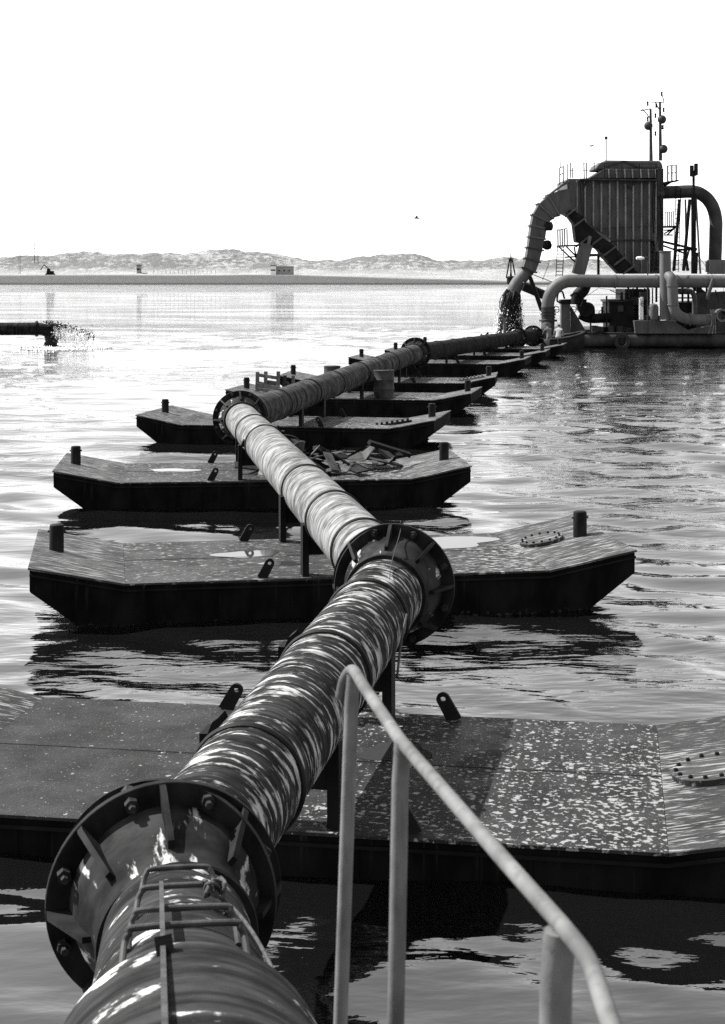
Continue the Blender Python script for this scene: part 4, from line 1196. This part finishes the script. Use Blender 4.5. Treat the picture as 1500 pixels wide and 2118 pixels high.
for i_ in range(nb-1):
    for k_ in range(6): hull.f.append((i_*7+k_, i_*7+k_+1, (i_+1)*7+k_+1, (i_+1)*7+k_))
hull.f += [tuple(range(7)), tuple(reversed(range((nb-1)*7, nb*7)))]
ho = hull.build('hull', M['machine'], bt)
so = ho.modifiers.new('solid','SOLIDIFY'); so.thickness = .03
for g in gun: MB().tube(g, .05, 8).build('gunwale', M['dredge'], bt)
for t_ in (.3,.62):
    c = A + ax*Lb*t_
    MB().bar(c + sd*.52 + Vector((0,0,.62)), c - sd*.52 + Vector((0,0,.62)), .22, .04).build('thwart', M['wood_dark'], bt)
MB().bar(A + ax*.4 + Vector((0,0,.03)), A + ax*2.2 + Vector((0,0,.03)), .6, .04).build('floorboard', M['wood_dark'], bt)

def person(base, yaw, bend, label, mat, arm):
    """skinned standing figure bending forward; faces +y before yaw; base at the feet"""
    root = thing('person', base, label, 'person', None, Matrix.Rotation(yaw, 3, 'Z'))
    c, s_ = math.cos(bend), math.sin(bend)
    def up(x, f, z):               # torso coordinates above the hips
        return Vector((x, s_*z + c*f, .93 + c*z - s_*f))
    V = [Vector((0,0,.93)), up(0,.01,.22), up(0,.0,.44), up(0,.02,.56), up(0,.07,.64)]
    rad = [.135,.135,.15,.065,.06]
    E = [(0,1),(1,2),(2,3),(3,4)]
    def chain(start, pts, rs):
        p = start
        for q, r_ in zip(pts, rs):
            V.append(Vector(q)); rad.append(r_); E.append((p, len(V)-1)); p = len(V)-1
    for sg in (-1,1):
        chain(0, [(sg*.10,0,.84),(sg*.12,.05,.48),(sg*.13,-.03,.09),(sg*.14,.10,.04)], [.105,.075,.05,.045])
        sh = up(sg*.20,0,.45); el = sh + Vector((sg*.07,.10+.1*arm,-.26)); wr = el + Vector((-sg*.03,.20,-.12)); hd_ = wr + Vector((0,.09,-.03))
        chain(2, [sh, el, wr], [.075,.052,.04])
        hm = MB(); hm.tube([wr, wr+(hd_-wr)*.55, hd_], [.034,.042,.030], 8)
        for q in range(4):
            f0 = hd_ + Vector((.026*(q-1.5),0,0)); hm.tube([f0, f0+Vector((0,.04,-.015)), f0+Vector((0,.06,-.045))], .010, 5)
        tb = wr+(hd_-wr)*.4 + Vector((-sg*.035,0,0)); hm.tube([tb, tb+Vector((-sg*.025,.04,-.01))], .011, 5)
        hm.build('hand', M['skin'], root, True, smooth=60)
    me = bpy.data.meshes.new('body'); me.from_pydata([tuple(v) for v in V], E, [])
    o = link(bpy.data.objects.new('body', me)); o.parent = root
    me.materials.append(mat)
    sk = o.modifiers.new('skin','SKIN'); sk.use_smooth_shade = True
    for i_, d in enumerate(me.skin_vertices[0].data):
        d.radius = (rad[i_], rad[i_]*(.72 if i_ in (0,1,2) else 1)); d.use_root = i_ == 0
    o.modifiers.new('sub','SUBSURF').levels = 1; o.modifiers['sub'].render_levels = 2
    hc = up(0,.10,.75)
    hd2 = MB(); hd2.lathe([(.125*math.cos(a), .098*max(.001,math.sin(a))) for a in np.linspace(math.pi,0,12)], 16, Matrix.Translation(hc) @ Matrix.Rotation(-bend*.6,4,'X') @ Matrix.Rotation(R(90),4,'Y'), caps=False)
    hd2.lathe([(-.03,.001),(-.02,.02),(.02,.012),(.03,.001)], 8, Matrix.Translation(hc + Vector((0,.10,-.01))) @ Matrix.Rotation(R(90),4,'Y'), caps=False)
    for sg in (-1,1): hd2.lathe([(-.012,.001),(0,.035),(.012,.001)], 8, Matrix.Translation(hc + Vector((sg*.10,0,0))), caps=False)
    hd2.build('head', M['skin'], root, True, smooth=60)
    cp = MB(); cp.lathe([(-.02,.108),(.03,.110),(.09,.085),(.125,.04),(.132,.001)], 16, Matrix.Translation(hc + Vector((0,-.005,.02))) @ Matrix.Rotation(-bend*.6,4,'X') @ Matrix.Rotation(R(-90),4,'Y'), caps=False)
    cp.build('cap', M['hair'], root, True, smooth=60)
    return root
person((12.45,YD(70.7),.06), R(-12), .62, 'man in pale overalls bending over, back turned, right of the other worker', M['cloth'], .3)
person((11.85,YD(70.45),.06), R(18), .50, 'man in grey overalls stooping, left of the worker in pale overalls', M['cloth_dark'], .8)

# gull
gl = thing('gull', Q(862,451,62), 'lone gull gliding high over the water in the middle of the sky', 'bird')
mb = MB(); c = Q(862,451,62)
mb.tube([c+Vector((-.16,0,0)),c+Vector((-.08,0,.01)),c+Vector((.08,0,0)),c+Vector((.2,0,-.02))], [.02,.05,.045,.012], 8); mb.build('body', M['gull'], gl)
for sg in (-1,1):
    w_ = MB(); w_.add([c+Vector((-.06,0,.02)), c+Vector((.06,0,.02)), c+Vector((.05,sg*.3,.12)), c+Vector((-.05,sg*.3,.13)), c+Vector((.04,sg*.6,.09))], [(0,1,2,3),(3,2,4)])
    wo_ = w_.build('wing', M['gull'], gl); so = wo_.modifiers.new('solid','SOLIDIFY'); so.thickness = .012

# ------------------------------------------------------------------ far shore: pylons, sheds, vehicle
def shore_z(x, y):
    i_ = min(range(len(xs)), key=lambda k_: abs(xs[k_]-x)); j_ = min(range(len(ys)), key=lambda k_: abs(ys[k_]-y))
    return float(ZZ[j_, i_])
def pylon(px, ytop, ybot, Y0_, wid, label, thin):
    Y = YD(Y0_)
    a = Q(px, ybot, Y0_); g = shore_z(a.x, Y)
    o = thing('power_pylon', (a.x, Y, g-.3), label, 'pylon', 'power pylons on the dunes')
    zt = Q(px,ytop,Y0_).z
    for s_ in (-1,1):
        MB().tube([(a.x+s_*wid*.12,Y,g-.5),(a.x+s_*wid*.12,Y,zt)], thin, 6).build('pole', M['iron'], o)
    for f_, w in ((0,1.0),(.10,.55),(.30,.45)):
        z = zt - (zt-g)*f_
        MB().bar((a.x-wid*w*.5,Y,z),(a.x+wid*w*.5,Y,z), thin*1.2).build('crossarm', M['iron'], o)
pylon(75,502,530,760,10,'two-legged power pylon standing on the leftmost dune',.22)
pylon(41,522,548,720,4,'thin faint pole pair left of the main pylon',.09)
def shed(px0, px1, py0, py1, Y0_, name, label, mat, wmat, pale=None):
    a, b_ = Q(px0,py1,Y0_), Q(px1,py0,Y0_); Y = YD(Y0_)
    g = min(a.z, shore_z((a.x+b_.x)/2, Y)) - .3
    o = thing(name, ((a.x+b_.x)/2, Y, g), label, 'shed')
    MB().box(((a.x+b_.x)/2, Y+3, (g+b_.z)/2), (b_.x-a.x, 6, b_.z-g)).build('wall', mat, o)
    MB().prism([(a.x-.3,b_.z+.01),(b_.x+.3,b_.z+.01),(b_.x+.1,b_.z+.5),(a.x-.1,b_.z+.5)], Y-.4, Y+6.4).build('roof', wmat, o)
    for q in range(3):
        xx = a.x + (b_.x-a.x)*(q+.6)/3.4
        MB().box((xx, Y-.02, (g+.3+b_.z)/2+.2), (.9,.06,.9)).build('window', M['machine'], o)
shed(571,607,552,558,706,'long_shed','long dark shed at the dune foot',M['shed'],M['shed'])
shed(560,571,550,558,705,'white_hut','white hut joined to the left end of the long shed',M['white'],M['dredge_light'])
shed(283,290,549,553,715,'small_hut','small dark hut below the middle of the long dune',M['shed'],M['dredge'])
SY = YD(700)
vb = Q(104,566,700); vz = shore_z(vb.x,SY)
tr = thing('tracked_excavator', (vb.x,SY,vz), 'dark excavator parked at the back of the beach on the far left', 'excavator')
MB().box((vb.x,SY,vz+1.6),(4.2,3,1.6)).build('body', M['machine'], tr)
MB().box((vb.x-1.0,SY,vz+3.1),(1.8,2.4,1.5)).build('cab', M['machine'], tr)
for s_ in (-1,1): MB().prism([(vb.x-2.6,vz),(vb.x+2.6,vz),(vb.x+3,vz+.5),(vb.x+2.6,vz+.9),(vb.x-2.6,vz+.9),(vb.x-3,vz+.5)], SY+s_*1.4-.4, SY+s_*1.4+.4).build('track', M['machine'], tr)
MB().bar((vb.x-.6,SY,vz+3.4),(vb.x-4,SY,vz+6.5),.5).build('boom', M['machine'], tr)
MB().bar((vb.x-4,SY,vz+6.4),(vb.x-6,SY,vz+3),.4).build('stick', M['machine'], tr)
# fence posts along the dune foot
for q in range(16):
    px_ = 318 + 8.5*q
    c = Q(px_, 555, 712); z = shore_z(c.x, YD(712))
    o = MB().bar((c.x,c.y,z-.3),(c.x,c.y,z+2.4+.6*math.sin(q*2.1)), .22).build('fence_post', M['wood'])
    tag(o, 'thin fence post in the row at the dune foot, right of the small dark hut', 'post', 'fence posts along the dune foot')

bpy.context.view_layer.update()
